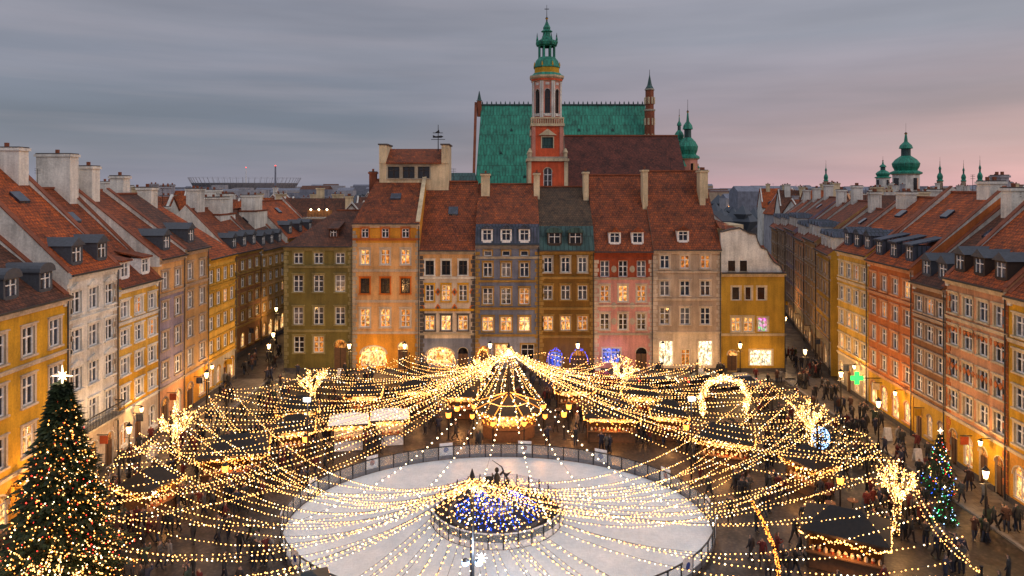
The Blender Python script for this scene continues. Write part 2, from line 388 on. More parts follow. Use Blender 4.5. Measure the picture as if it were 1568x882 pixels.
b.box(G,0,gw,gz(276)-2,gz(250)-.01,-4,-.3,'cream'); b.box(G,0,.9,gz(250),gz(222),-4,.1,'cream'); b.box(G,gw-.9,gw,gz(250),gz(222),-4,.1,'cream')
b.box(G,-.15,1.05,gz(222),gz(220),-4.1,.2,'darkstone'); b.box(G,gw-1.05,gw+.15,gz(222),gz(220),-4.1,.2,'darkstone')
b.hexa([G.p(.9,gz(251),.35),G.p(gw-.9,gz(251),.35),G.p(gw-.9,gz(228),-3),G.p(.9,gz(228),-3),G.p(.9,gz(249),.35),G.p(gw-.9,gz(249),.35),G.p(gw-.9,gz(226),-3),G.p(.9,gz(226),-3)],'tile_red')
wx,wy=fx(655)+.5,Y0+7; b.tube((wx,wy,27),(wx,wy,30.4),.07,.04,'dark_metal')
FW=Frame((wx,wy,0),(1,0,0),(0,-1,0))
b.box(FW,-.7,.6,29.3,29.38,-.04,.04,'dark_metal'); b.box(FW,-.9,.9,28.45,28.52,-.04,.04,'dark_metal')
b.plate(FW,[(-.7,28.7),(.4,28.7),(.7,28.85),(.4,29.0),(-.3,28.9),(-.7,29.05)],-.04,.04,'dark_metal')
b.plate(FW,[(-.4,29.38),(.1,29.75),(.2,29.38)],-.03,.03,'dark_metal')
finish((b,n))
b,n=house('decorated_townhouse',FF(643),85*K-.01,fz(384),[(.45,fz(384),'tile_red'),(-7,zr(278,7),'tile_red')],
 farrow(643,[(399,421,[658,683,709],13,'w','KKK','whitewash','dark_wood'),(436,461,[658,683,709],13,'w','DLD','ochre'),(483,506,[658,683,709],15,'w','LSL','darkstone'),(532,558,[674],40,'S','S'),(532,568,[709],15,'d','K')]),
 [(fz(518),'bluegrey'),(fz(427),'beige_l'),(99,'peach')],'stone',courses=[(fz(427),'whitewash'),(fz(476),'ochre'),(fz(513),'stone')],quoin='darkstone',
 skyl=[(3.7,-3.2,1.2)],chims=[(7.1,8.2,19,zr(269,6),-6.6,-5.4,'cream')])
for zc in(fz(471),fz(447)):
    for u in(646.5,670.5,696,723): 
        c=(u-643)*K; b.plate(FF(643),[(c-.35,zc),(c,zc-.5),(c+.35,zc),(c,zc+.5)],-.01,.035,'orange_deep'); b.plate(FF(643),[(c-.18,zc),(c,zc-.26),(c+.18,zc),(c,zc+.26)],.034,.06,'darkstone')
finish((b,n))
finish(house('blue_grey_townhouse',FF(728),98*K-.01,fz(375),[(.45,fz(375),'slate_blue'),(-.9,fz(341)-.2,'slate_blue'),(-7.5,zr(282,7.5),'tile_red')],
 farrow(728,[(384,392,[747,775,803],12,'x','CDD'),(402,424,[747,775,803],14,'w','DCD'),(441,466,[747,775,803],15,'w','DDM'),(485,507,[747,775,803],17,'w','LLS'),(530,566,[741],14,'d','M'),(527,556,[768,808],20,'s','SK')]),
 [(fz(515),'bluegrey_l'),(99,'bluegrey')],'umber_l',courses=[(fz(396),'stone'),(fz(432),'umber_l'),(fz(474),'umber_l'),(fz(515),'umber_l')],quoin='umber_l',cornice='grey',
 dormers=[((u-728)*K,fz(369),1.35,1.45,'gable','white_paint','slate_blue') for u in(746,775,803)],chims=[(7.2,7.95,19,zr(268,6),-6.6,-5.4,'cream')],skyl=[]))
finish(house('brown_townhouse',FF(826),84*K-.01,fz(384),[(.45,fz(384),'copper_dark'),(-1.2,fz(347),'copper_dark'),(-7.5,zr(286,7.5),'tile_olive')],
 farrow(826,[(394,417,[839,866,892],13,'w','DDC','stone'),(437,459,[839,866,892],14,'w','DDD'),(484,506,[839,866,892],15,'w','LLM'),(538,562,[850],22,'S','B'),(536,569,[886],22,'d','M')]),
 [(fz(515),'umber'),(99,'umber')],'umber_l',courses=[(fz(427),'umber_l'),(fz(474),'umber_l'),(fz(517),'umber_l')],quoin='umber_l',
 dormers=[((u-826)*K,fz(374),1.7,1.45,'arc','dark_wood','copper_dark','glass_black') for u in(849,881)],chims=[(5.85,6.5,19,zr(266,6),-6.6,-5.2,'cream')]))
b,n=house('pink_townhouse',FF(910),90*K-.01,fz(386),[(.45,fz(386),'tile_red'),(-7.5,zr(268,7.5),'tile_red')],
 farrow(910,[(399,424,[926,954,982],14,'w','CKC','brickred'),(437,462,[926,954,982],14,'w','MLM'),(480,505,[926,954,982],14,'w','KKK','beige_l'),(533,556,[936],28,'s','B'),(532,568,[982],17,'d','K')]),
 [(fz(513),'pink'),(fz(428),'pink'),(99,'brickred')],'beige_l',courses=[(fz(428),'stone'),(fz(470),'beige_l'),(fz(513),'stone')],quoin='beige_l',cornice='brickred',
 dormers=[((u-910)*K,fz(373),1.45,1.35,'gable','white_paint','tile_red') for u in(942,977)],chims=[(6.55,7.2,17.5,zr(263,5),-5.2,-3.8,'cream')])
for u in(940,968):
    for v in(412,468,492):
        c=(u-910)*K; z=fz(v); b.plate(FF(910),[(c+.33*math.cos(t*math.pi/5),z+.42*math.sin(t*math.pi/5)) for t in range(10)],-.01,.05,'stone')
finish((b,n))
finish(house('beige_townhouse',FF(1000),104*K-.01,fz(383),[(.45,fz(383),'tile_red'),(-7.5,zr(262,7.5),'tile_red')],
 farrow(1000,[(391,411,[1018,1049,1080],14,'w','DMM'),(430,453,[1018,1049,1080],15,'w','CDD'),(471,497,[1018,1049,1080],15,'w','DCD'),(522,560,[1020,1080],22,'s','WW'),(535,560,[1050],14,'s','M')]),
 [(fz(511),'beige_l'),(99,'beige')],'beige_l',courses=[(fz(418),'beige_l'),(fz(460),'beige_l'),(fz(511),'beige_l')],quoin='beige_l',
 dormers=[((1047-1000)*K,fz(370),1.4,1.3,'gable','white_paint','tile_red')],chims=[(6.7,7.4,17.5,zr(264,5),-5.4,-3.9,'cream')]))
F=FF(1104); W8=99*K-.02
b,n=house('gabled_ochre_townhouse',F,W8,fz(418),[(.3,fz(418),'tile_red'),(-7,fz(385),'tile_red')],
 farrow(1104,[(439,460,[1127,1166],13,'x','KK','cream'),(439,460,[1146],10,'x','K','cream'),(486,508,[1127,1146],14,'w','LL','cream'),(486,508,[1168],15,'s','G','cream'),(536,568,[1121],15,'d','L'),(536,560,[1165],34,'s','W')]),
 [(fz(512),'ochre_d'),(99,'ochre_d')],'cream',courses=[(fz(514),'cream')],quoin=None,cornice='cream')
g=[(0,fz(418)),(W8-.35,fz(418)),(W8-.7,fz(408)),(W8-1.5,fz(402)),(W8-2.1,fz(390)),(W8-2.3,fz(383)),(W8-3.0,fz(380)),(W8-3.4,fz(370)),(W8-3.6,fz(360)),(W8-4.4,fz(358)),(2.2,fz(350)),(1.2,fz(352)),(0,fz(356))]
b.plate(F,g,.05,-.45,'whitewash')
for (a,za),(c,zc) in zip(g[1:],g[2:]):
    b.hexa([F.p(a,za,.15),F.p(c,zc,.15),F.p(c,zc,-.5),F.p(a,za,-.5),F.p(a+.05,za+.16,.15),F.p(c+.05,zc+.16,.15),F.p(c+.05,zc+.16,-.5),F.p(a+.05,za+.16,-.5)],'darkstone')
for u in(1120,1138): c=(u-1104)*K; b.box(F,c-.42,c+.42,fz(415),fz(399),.052,.07,'glass_black'); b.box(F,c-.5,c+.5,fz(416.5),fz(415),.052,.14,'stone')
b.box(F,.02,3.2,fz(385),fz(345),-7,-1.5,'cream')
b.hexa([F.p(0,fz(350),-.5),F.p(3.6,fz(356),-.5),F.p(3.6,fz(356),-8),F.p(0,fz(350),-8),F.p(0,fz(338),-2.5),F.p(.2,fz(338),-2.5),F.p(.2,fz(338),-7),F.p(0,fz(338),-7)],'tile_red')
chimney(b,F,-.95,-.25,15.4,zr(264,5.5),-6.2,-4.6,'cream')
finish((b,n))

# generic metric house for the side rows
def glist(prob):
    r=R.random()
    if r<prob: return R.choice(['glass_lit','glass_lit2','glass_lit2'])
    return R.choice(['glass_dark','glass_dark','glass_curtain','glass_black'])
def auto_rows(W,eave,nf,nc,ww=1.15,lit=.2,g=4.0,shop=True,bot=.45,hh=.58,trims=None):
    out=[]; fh=(eave-.6-g)/nf
    for f in range(nf):
        z0=g+fh*f+fh*.2
        for c in range(nc):
            x=W*(c+.5)/nc; t=(x-ww/2,x+ww/2,z0,z0+fh*hh,'w',glist(lit))
            if trims: t=t+(trims[f%len(trims)],)
            out.append(t)
    n=max(2,nc)
    for c in range(n):
        x=W*(c+.5)/n; r=R.random()
        if shop and r<.45: w=min(W/n*.62,2.0); out.append((x-w/2,x+w/2,.7,3.0,'S','glass_shop'))
        elif r<.75: w=min(W/n*.55,1.35); out.append((x-w/2,x+w/2,.12,2.9,'d','glass_lit2'))
        else: w=min(W/n*.5,1.3); out.append((x-w/2,x+w/2,1.0,2.9,'a',R.choice(['glass_lit2','glass_lit','glass_shop','glass_dark'])))
    return out,[(g-.25)],fh
def side_house(name,F,W,eave,ridge,dep,nf,nc,zones,trim,roof='tile_red',dn=2,dst='gable',fw=(1,1),lit=.05,mans=None,chims=(),quoin=None,trims=None,dwall='grey_lead',droof='grey_lead',extra=None,hip=(0,0)):
    rows,cs,fh=auto_rows(W,eave,nf,nc,lit=lit,trims=trims)
    if mans: prof=[(.45,eave,'tile_red'),(-1.6,eave+2.4,mans),(-dep,ridge,roof)]
    else: prof=[(.45,eave,roof),(-dep,ridge,roof)]
    cour=[(z,trim) for z in cs]+([(4+fh*nf-fh*1.02,trim)] if nf>2 else [])
    dm=[(W*(i+.5)/dn,eave+.75,1.35,1.35,dst,dwall,droof,R.choice(['glass_dark','glass_dark','glass_black','glass_curtain'])) for i in range(dn)] if dn else []
    bb=house(name,F,W,eave,prof,rows,zones,trim,dormers=dm,chims=chims,fw=fw,courses=cour,quoin=quoin,hip=hip,skyl=[(W*.5,-dep*.62,1.1)] if R.random()<.5 else ())
    if extra: extra(bb[0],F,W)
    b=bb[0]
    if W>4:
        s=W*R.uniform(.3,.6); b.box(F,s,s+.05,3.2,3.26,0,.9,'dark_metal'); b.box(F,s-.02,s+.07,2.55,3.15,.25,.85,R.choice(['brickred','slate_blue','cream','ochre']))
    return finish(bb)
XL=-32.0
def FL(y): return Frame((XL,y,0),(0,1,0),(1,0,0))
def balcony(z,s0,s1):
    def f(b,F,W):
        b.box(F,s0,s1,z,z+.15,0.21,1.0,'stone'); b.box(F,s0,s1,z+1.05,z+1.12,.93,1.0,'dark_metal')
        n=int((s1-s0)/.18)
        for i in range(n+1): x=s0+(s1-s0-.03)*i/n; b.box(F,x,x+.03,z+.15,z+1.05,.95,.98,'dark_metal')
        for x in(s0,s1-.04): b.box(F,x,x+.04,z+1.05,z+1.12,0.21,.93,'dark_metal')
        for x in(s0+.3,s1-.5): b.box(F,x,x+.2,z-.4,z,0.21,.7,'stone')
    return f
side_house('amber_townhouse',FL(36),13.1,14.4,21.0,8,3,5,[(3.8,'orange'),(99,'ochre')],'beige_l','tile_brown',dn=4,dst='arc',chims=[(9,11,18,22.8,-9,-8)])
side_house('white_townhouse',FL(49.11),6.2,15.9,24.0,8.5,4,3,[(4,'beige_l'),(99,'whitewash')],'whitewash','tile_bright',dn=2,lit=.0,chims=[(4.6,5.7,20,25.2,-9.5,-6.8),(.5,1.6,20,24.7,-12,-9)],extra=balcony(4.2,.6,5.6),quoin='beige_l')
side_house('yellow_townhouse',FL(55.33),6.4,14.0,22.2,8.5,4,3,[(3.8,'beige_l'),(8,'ochre'),(99,'yellow')],'whitewash','tile_red',dn=2,chims=[(4.9,6.1,17,25.0,-10,-7)],dst='flat',dwall='white_paint',droof='tile_red')
side_house('lilac_townhouse',FL(61.75),4.8,15.7,22.0,8,4,2,[(3.8,'salmon'),(12.4,'lilac'),(99,'peach')],'beige','tile_red',dn=1,fw=(1,0),chims=[(1,2.2,18,24.0,-8,-6.6)])
side_house('tan_townhouse',FL(66.57),5.2,16.0,21.6,7.5,4,2,[(3.8,'orange'),(99,'tanhouse')],'beige','tile_brown',dn=1,fw=(1,0),chims=[(3,4.2,18,23.2,-9,-7.6)])
side_house('golden_townhouse',FL(71.79),7.1,14.6,20.4,7,4,4,[(3.8,'stone'),(99,'yellow')],'ochre_d','tile_bright',dn=0,lit=.1,fw=(1,0),hip=(0,3.5),chims=[(1,2.4,16,22,-8,-6.5)])
side_house('brown_street_house',Frame((-36,87.5,0),(.05,1,0),(1,-.05,0)),9,13.6,19.4,6,4,4,[(99,'brown')],'umber_l','tile_red',dn=3,lit=.12,fw=(1,1),chims=[(2,4,15,21.8,-7,-5.5)])
side_house('brown_street_house',Frame((-35.5,96.6,0),(.05,1,0),(1,-.05,0)),9,13.2,19,6,4,4,[(99,'tanhouse')],'umber_l','tile_brown',dn=3,lit=.12,fw=(1,1),chims=[(1,3,15,21,-7,-5.5)])
side_house('brown_street_house',Frame((-35,106,0),(.1,1,0),(1,-.1,0)),12,14.2,20,6,4,4,[(99,'terracotta')],'umber_l','tile_bright',dn=3,lit=.12,fw=(1,1))
dR=Vector((-1.6,-30,0)).normalized(); nR=Vector((-30,1.6,0)).normalized()
def PR(y): return (35.0+(y-46.7)*.0533,y,0)
def FR(yfar): return Frame(PR(yfar),dR,nR)
side_house('mustard_townhouse',FR(76.6),7.25,15.2,21.2,7.5,4,4,[(3.8,'stone'),(99,'yellow')],'cream','tile_bright',dn=3,lit=.25,fw=(1,1),dwall='slate_blue',droof='slate_blue',chims=[(1,3,17,21.5,-7,-5.8)],hip=(0,0))
side_house('terracotta_townhouse',FR(69.3),8.5,14.9,21.8,8,4,4,[(3.8,'ochre'),(99,'terracotta')],'salmon','tile_bright',dn=3,fw=(1,1),dst='flat',dwall='slate_blue',droof='slate_blue',chims=[(5.6,7.6,18,22.6,-8.5,-7.2)])
side_house('brown_plaster_townhouse',FR(60.7),4.95,13.9,20.2,7.5,4,3,[(3.8,'ochre_d'),(99,'brown')],'beige','tile_brown',dn=2,fw=(1,1),chims=[(1,2.4,17,22,-8,-6.8)])
def frieze(b,F,W):
    for z in(8.0,11.0):
        for i in range(14):
            c=W*(i+.5)/14; b.plate(F,[(c-.22,z),(c,z-.28),(c+.22,z),(c,z+.28)],-.01,.05,'terracotta')
side_house('salmon_townhouse',FR(55.7),7.45,14.9,22.9,8.5,4,4,[(3.8,'ochre'),(99,'salmon')],'cream','tile_bright',dn=3,fw=(1,1),quoin='terracotta',extra=frieze,chims=[(4,6.2,19,24.0,-9.3,-8)],dwall='dark_wood')
side_house('golden_corner_townhouse',FR(48.2),14,14.6,22.6,8.5,4,6,[(3.8,'orange'),(99,'ochre')],'cream','tile_bright',dn=3,lit=.06,fw=(1,0))
dS=Vector((-13,-50,0)).normalized(); nS=Vector((-50,13,0)).normalized()
pS=Vector((37.6,80.5,0))
for i,(w,c,e) in enumerate([(9,'ochre_d',14.2),(9.5,'tanhouse',15),(10,'salmon',14.4),(10,'lilac',15.2),(11,'beige',14.6),(11,'tanhouse',14.2)]):
    pf=pS-dS*w; 
    side_house('street_townhouse',Frame(tuple(pf),dS,nS),w-.02,e,e+5.4,6.5,4,4,[(3.8,'stone'),(99,c)],'beige',R.choice(['tile_red','tile_brown','tile_bright']),dn=4,lit=.08,fw=(1,0),dwall='whitewash',droof='slate_blue',chims=[(1,2.6,16,e+7.2,-7,-5.8)])
    pS=pf
pS=Vector((33.2,99,0)); dT=Vector((12,50,0)).normalized(); nT=Vector((50,-12,0)).normalized()
for i,(w,c,e) in enumerate([(10,'beige',14.0),(11,'tanhouse',14.6),(12,'brown',14),(12,'beige',14.5)]):
    side_house('street_townhouse',Frame(tuple(pS),dT,nT),w-.02,e,e+5,6,4,4,[(99,c)],'stone','tile_brown',dn=3,lit=.08,fw=(1,0),chims=[(1,3,16,e+7,-7,-5.8)]); pS=pS+dT*w

def bghouse(x,y,w,d,e,r,ang,wall,roof,nch=2,lit=.1):
    b=MB(); c,s=math.cos(ang),math.sin(ang)
    F=Frame((x-c*w/2+s*d/2,y-s*w/2-c*d/2,0),(c,s,0),(s,-c,0))
    b.box(F,0,w,0,e,-d,0,wall)
    for (z0,o0,z1,o1) in((e,.35,r,-d/2),(e,-d-.35,r,-d/2)): 
        b.hexa([F.p(-.2,z0,o0),F.p(w+.2,z0,o0),F.p(w+.2,z1,o1),F.p(-.2,z1,o1),F.p(-.2,z0+.2,o0),F.p(w+.2,z0+.2,o0),F.p(w+.2,z1+.2,o1),F.p(-.2,z1+.2,o1)],roof)
    for ss in(0,w-.35): b.prism(F,[(0,e),(0,e+.5),(-d/2,r+.5),(-d,e+.5),(-d,e)],ss,ss+.35,'whitewash' if R.random()<.7 else wall)
    for i in range(nch):
        cx=R.uniform(.3,w-2.6); cw=R.uniform(.9,2.4); o=-d/2+R.uniform(-1.5,1.2)
        chimney(b,F,cx,cx+cw,e+1,r+R.uniform(.5,1.9),o-.5,o+.4,R.choice(['whitewash','whitewash','cream','hazelight']))
    n=int(w/2.4)
    for f in range(int(e/3.3)):
        for i in range(n):
            cx=w*(i+.5)/n; z=1.2+f*3.3; b.box(F,cx-.55,cx+.55,z,z+1.7,-.02,.03,'white_paint'); b.box(F,cx-.45,cx+.45,z+.1,z+1.6,.031,.045,'glass_lit2' if R.random()<lit else 'glass_dark')
    for i in range(max(1,n//2)):
        cx=w*(i+.5)/max(1,n//2); zb=e+.6; of=.35-(zb-e)*(d/2+.35)/(r-e)
        dormer(b,F,cx,zb,of+.1,1.3,1.2,R.choice(['flat','gable']),'grey_lead','grey_lead',back=2)
    if R.random()<.5:
        x=w*R.uniform(.3,.7); b.tube(F.p(x,r,-d/2),F.p(x,r+2.0,-d/2),.03,.02,'dark_metal',4); b.box(F,x-.4,x+.4,r+1.6,r+1.64,-d/2-.02,-d/2+.02,'dark_metal')
    return b.build('background_townhouse')
walls=['whitewash','cream','beige','whitewash','tanhouse','salmon','hazelight','whitewash']; roofs=['tile_red','tile_bright','tile_bright','tile_brown','tile_red']
for row in range(6):
    y=98+row*15
    x=-112+R.uniform(-4,4)
    while x<-30:
        w=R.uniform(9,14)
        if x+w<-42-(-.0) or y>118:
            if x+w<-20: bghouse(x+w/2,y+R.uniform(-2,2),w,R.uniform(9,11),R.uniform(12.5,15.5),R.uniform(17.5,21.3),R.choice([0,0,math.pi/2,.1]),R.choice(walls),R.choice(roofs),R.randint(1,3))
        x+=w+R.uniform(0,2)
for (x,y,w,e,r) in [(-52,60,12,15,21.5),(-54,74,12,16,22),(-50,86,10,14,20.2),(-62,48,12,16,23.2),(-66,84,13,15,22.5),(-60,100,10,15,21)]:
    bghouse(x,y,w,10,e,r,math.pi/2,R.choice(['whitewash','cream']),R.choice(roofs),3)
for (x,y,w,z) in [(-41.5,93,3.6,20.6),(-44.5,98,3.2,21.6),(-39.2,101,2.4,20.8),(-47,88,3.0,19.4)]:
    b=MB(); F=Frame((x-w/2,y,0),(1,0,0),(0,-1,0)); b.box(F,0,w,0,z-2.2,-5,0,'whitewash'); chimney(b,F,.2,w-.2,z-2.2,z,-3.4,-.4,'whitewash'); b.prism(F,[(.1,z-2.2),(-2.5,z-.9),(-5.1,z-2.2)],-.1,.2,'tile_red'); b.box(F,-.1,w+.1,z-2.2,z-2.0,-5.1,.1,'tile_red'); b.build('white_stair_tower')
for row in range(9):
    y=92+row*17; x=52+row*3.6
    while x<70+row*22:
        w=R.uniform(9,14); bghouse(x+w/2+2,y+R.uniform(-2,2),w,R.uniform(9,11),R.uniform(13,16),R.uniform(18,22),R.choice([0,math.pi/2,-.2,.25]),R.choice(walls),R.choice(roofs),R.randint(1,3)); x+=w+R.uniform(0,2)
for (x,y,w,e,r) in [(52,52,12,15,22.5),(54,66,12,15.5,22),(54,78,11,15,21.5)]:
    bghouse(x,y,w,10,e,r,math.pi/2,'whitewash','tile_bright',3)
for i in range(12):
    bghouse(-24+i*4.9+R.uniform(-1,1),R.uniform(104,112) if i<6 else R.uniform(150,190),9,9,14,19.5,R.choice([0,math.pi/2]),R.choice(walls),R.choice(roofs),1)
g=MB(); F=Frame((-33.2,108,0),(1,0,0),(0,-1,0)); g.box(F,0,4,17.2,17.4,-3,0,'grey'); g.box(F,0,4,17.4,18.5,-3,-2.8,'brown')
for i in range(3): g.octa(F.p(.7+i*1.3,18.6,-2.3),.2,'bulb_white')
for i in range(9): g.box(F,i*.49,i*.49+.04,17.4,18.2,-.05,0,'dark_metal')
ob=g.build('lit_roof_terrace'); point_light('terrace_lamp',(-31.4,106.2,18.9),90,(1,.6,.2),.15,ob)

# ------------------------------------------------------------------ churches
def cathedral():
    b=MB(); F=Frame((-6.6,126,0),(1,0,0),(0,-1,0)); W=32.8
    facade(b,F,W,0,21,[(2+i*5.0,4+i*5.0,8,18) for i in range(6)],[(99,'brick')])
    for i in range(6): window(b,F,2+i*5.0,4+i*5.0,8,18,'a','glass_dark','stone','stone','brick')
    b.box(F,0,W,0,20.9,-17,-.5,'brick')
    b.poly([F.p(-.3,20.8,.4),F.p(W,20.8,.4),F.p(W-.1,38.3,-8),F.p(.6,38.3,-8)],'copper')
    b.poly([F.p(-.3,20.8,-16.4),F.p(W,20.8,-16.4),F.p(W-.1,38.3,-8),F.p(.6,38.3,-8)],'copper')
    b.poly([F.p(-.3,20.8,.4),F.p(.6,38.3,-8),F.p(-.3,20.8,-16.4)],'brick'); b.poly([F.p(W,20.8,.4),F.p(W-.1,38.3,-8),F.p(W,20.8,-16.4)],'brick')
    b.prism(F,[(.6,20.8),(.6,21.4),(-8,38.9),(-8,38)],-.75,-.25,'brick')
    b.box(F,.5,W,38.2,38.5,-8.2,-7.8,'copper_dark')
    for i in range(36):
        x=.8+i*(W-1.4)/35; b.lathe(F.p(x,0)[0],134,[(.09,38.5,'copper_dark'),(.16,38.7,'copper_dark'),(.02,39.1,'copper_dark')],5)
    for k in range(3):
        for i in range(5):
            x=2.5+i*6.5+k*2; z=24+k*4.5; o=.4-8.4*(z-20.8)/17.5
            b.plate(Frame(F.p(0,0,o+.1),(1,0,0),(0,-1,0)),[(x-.3,z),(x+.3,z),(x,z+.6)],0,-.9,'copper_dark')
    x=F.p(.2,0)[0]; b.lathe(x,133.6,[(.45,36,'brick'),(.45,39,'brick'),(.6,39.1,'stone'),(.4,39.3,'copper_dark'),(.05,41,'copper_dark')],6)
    x=26.2; b.lathe(x,130,[(.95,18,'brick'),(.95,36.6,'brick'),(1.1,36.7,'stone'),(1.1,37,'stone'),(.8,37.05,'brick'),(.8,40.6,'brick'),(1.0,40.7,'stone'),(.85,40.9,'stone'),(.45,41.6,'copper_dark'),(.06,43.6,'copper_dark'),(.03,44.6,'dark_metal')],8)
    for i in range(8):
        for z in(34,31,38,28): a=i*math.pi/4+math.pi/8; b.lathe(x+.85*math.cos(a),130+.85*math.sin(a),[(.2,z,'cream'),(.2,z+1.3,'cream')],4)
    b.build('cathedral')
    b=MB(); F=Frame((9.0,110,0),(1,0,0),(0,-1,0)); W=19.6
    b.box(F,0,W,0,20.5,-16,0,'beige')
    b.poly([F.p(-.2,20.3,.4),F.p(W+.3,20.3,.4),F.p(W,31.1,-8),F.p(0,31.1,-8)],'tile_plain'); b.poly([F.p(-.2,20.3,-16.4),F.p(W+.3,20.3,-16.4),F.p(W,31.1,-8),F.p(0,31.1,-8)],'tile_plain')
    b.poly([F.p(W,20.5,0),F.p(W,31.1,-8),F.p(W,20.5,-16)],'beige'); b.poly([F.p(0,20.5,0),F.p(0,31.1,-8),F.p(0,20.5,-16)],'beige')
    b.box(F,W,W+.5,20,24,-9,0,'stone'); b.box(F,0,W,31,31.25,-8.2,-7.8,'brick')
    b.build('church_nave')
    b=MB(); F=Frame((-11.8,110,0),(1,0,0),(0,-1,0)); b.box(F,0,6,0,21.8,-8,0,'grey')
    b.hexa([F.p(-.2,21.8,.3),F.p(6.2,21.8,.3),F.p(6.2,21.8,-8),F.p(-.2,21.8,-8),F.p(.4,24.6,-3),F.p(5.6,24.6,-3),F.p(5.6,24.6,-5),F.p(.4,24.6,-5)],'copper_dark'); b.build('chapel_annex')
cathedral()
def tower():
    b=MB(); cx,cy=5.45,107
    def sq(hw,z0,z1,ops_fn,wall,pil=None,tr='cream'):
        for k in range(4):
            a=k*math.pi/2; d=Vector((math.cos(a),math.sin(a),0)); n=Vector((math.sin(a),-math.cos(a),0))
            F=Frame(Vector((cx,cy,0))-d*hw+n*hw,d,n); ops=ops_fn(2*hw)
            facade(b,F,2*hw,z0,z1,[o[:4] for o in ops],[(99,wall)])
            for o in ops: window(b,F,*o[:4],o[4],o[5],'white_paint' if o[5]!='copper_dark' else 'copper_dark',tr,wall)
            if pil:
                pw=.5
                for s in(0,2*hw-pw): b.box(F,s,s+pw,z0,z1,-.01,.1,pil)
    def slab(hw,z0,z1,m):
        F=Frame((cx-hw,cy-hw,0),(1,0,0),(0,-1,0)); b.box(F,0,2*hw,z0,z1,-2*hw,0,m)
    sq(3.0,0,26.2,lambda W:[(W/2-.65,W/2+.65,22.3,25.2,'a','glass_black')],'tower_red','cream')
    slab(3.25,26.2,26.6,'cream'); slab(3.0,26.6,26.9,'stone')
    for k in range(4):
        a=k*math.pi/2; d=Vector((math.cos(a),math.sin(a),0)); n=Vector((math.sin(a),-math.cos(a),0)); F=Frame(Vector((cx,cy,0))-d*2.4+n*2.4,d,n)
        b.plate(F,[(1.0,30.2),(3.8,30.2),(2.4,31.2)],.02,.25,'cream')
    for sx in(-1,1):
        for sy in(-1,1): b.lathe(cx+sx*2.7,cy+sy*2.7,[(.3,26.9,'cream'),(.3,27.3,'cream'),(.4,27.6,'cream'),(.1,28.2,'cream')],8)
    sq(2.35,26.9,31.6,lambda W:[(W/2-.85,W/2+.85,28.2,29.9,'s','copper_dark')],'tower_red','tower_pink')
    slab(2.6,31.6,32.0,'cream')
    for k in range(4):
        a=k*math.pi/2; d=Vector((math.cos(a),math.sin(a),0)); n=Vector((math.sin(a),-math.cos(a),0)); F=Frame(Vector((cx,cy,0))-d*2.5+n*2.5,d,n)
        for i in range(15): b.box(F,.0+i*.347,.14+i*.347,32.0,32.75,-.15,-.02,'cream')
        b.box(F,0.14,4.86,32.75,32.95,-.2,.05,'cream')
    ap=2.15; r=ap/math.cos(math.pi/8); side=2*ap*math.tan(math.pi/8)
    for k in range(8):
        a=k*math.pi/4; d=Vector((math.cos(a),math.sin(a),0)); n=Vector((math.sin(a),-math.cos(a),0)); F=Frame(Vector((cx,cy,0))-d*(side/2)+n*ap,d,n)
        o=(side/2-.42,side/2+.42,33.6,37.4); facade(b,F,side,32.0,39.3,[o],[(99,'tower_pink')]); window(b,F,*o,'a','glass_black','dark_wood','whitewash','tower_pink')
        b.box(F,0,.28,33,38.6,-.01,.14,'whitewash'); b.box(F,side-.28,side,33,38.6,-.01,.14,'whitewash')
        b.box(F,side/2-.5,side/2+.5,33.2,33.5,-.01,.14,'whitewash')
        b.plate(F,[(side/2-.3,38.0),(side/2+.3,38.0),(side/2+.3,38.4),(side/2-.3,38.4)],0,.05,'whitewash')
    b.lathe(cx,cy,[(r+.05,38.6,'cream'),(r+.25,38.7,'cream'),(r+.25,39.0,'tower_red'),(r+.5,39.2,'cream'),(r+.55,39.5,'cream'),(r+.1,39.7,'copper'),(2.15,40.0,'copper'),(2.05,40.1,'ochre'),(2.05,40.8,'ochre'),(2.2,40.9,'copper'),(2.15,41.1,'copper'),(1.85,41.9,'copper'),(1.5,42.3,'copper'),(1.4,42.5,'copper'),(.9,42.5,'copper')],8,math.pi/8)
    for k in range(8):
        a=k*math.pi/4+math.pi/8; x,y=cx+1.25*math.cos(a),cy+1.25*math.sin(a); b.lathe(x,y,[(.17,42.4,'copper'),(.17,44.3,'copper')],6)
        x,y=cx+1.65*math.cos(a),cy+1.65*math.sin(a)
        b.lathe(x,y,[(.13,45.1,'copper'),(.17,45.3,'copper'),(.09,45.6,'copper'),(.02,46.3,'copper_dark')],5)
        b.lathe(cx+2.1*math.cos(a),cy+2.1*math.sin(a),[(.1,41.0,'copper'),(.14,41.2,'ochre'),(.03,41.7,'ochre')],5)
    b.lathe(cx,cy,[(1.3,44.2,'copper'),(1.7,44.4,'copper'),(1.85,44.8,'copper'),(1.8,45.05,'copper'),(1.2,45.2,'copper'),(.75,45.6,'copper'),(.6,46.1,'copper'),(.65,46.5,'copper'),(.95,46.6,'copper'),(.55,46.9,'copper'),(.62,47.2,'copper'),(.35,47.7,'copper'),(.14,48.2,'copper'),(.12,48.5,'copper_dark'),(.26,48.7,'ochre'),(.05,48.95,'dark_metal'),(.03,50.8,'dark_metal')],8,math.pi/8)
    b.box(Frame((cx-.35,cy,0),(1,0,0),(0,-1,0)),0,.7,50.1,50.2,-.05,.05,'dark_metal')
    b.build('church_tower')
tower()
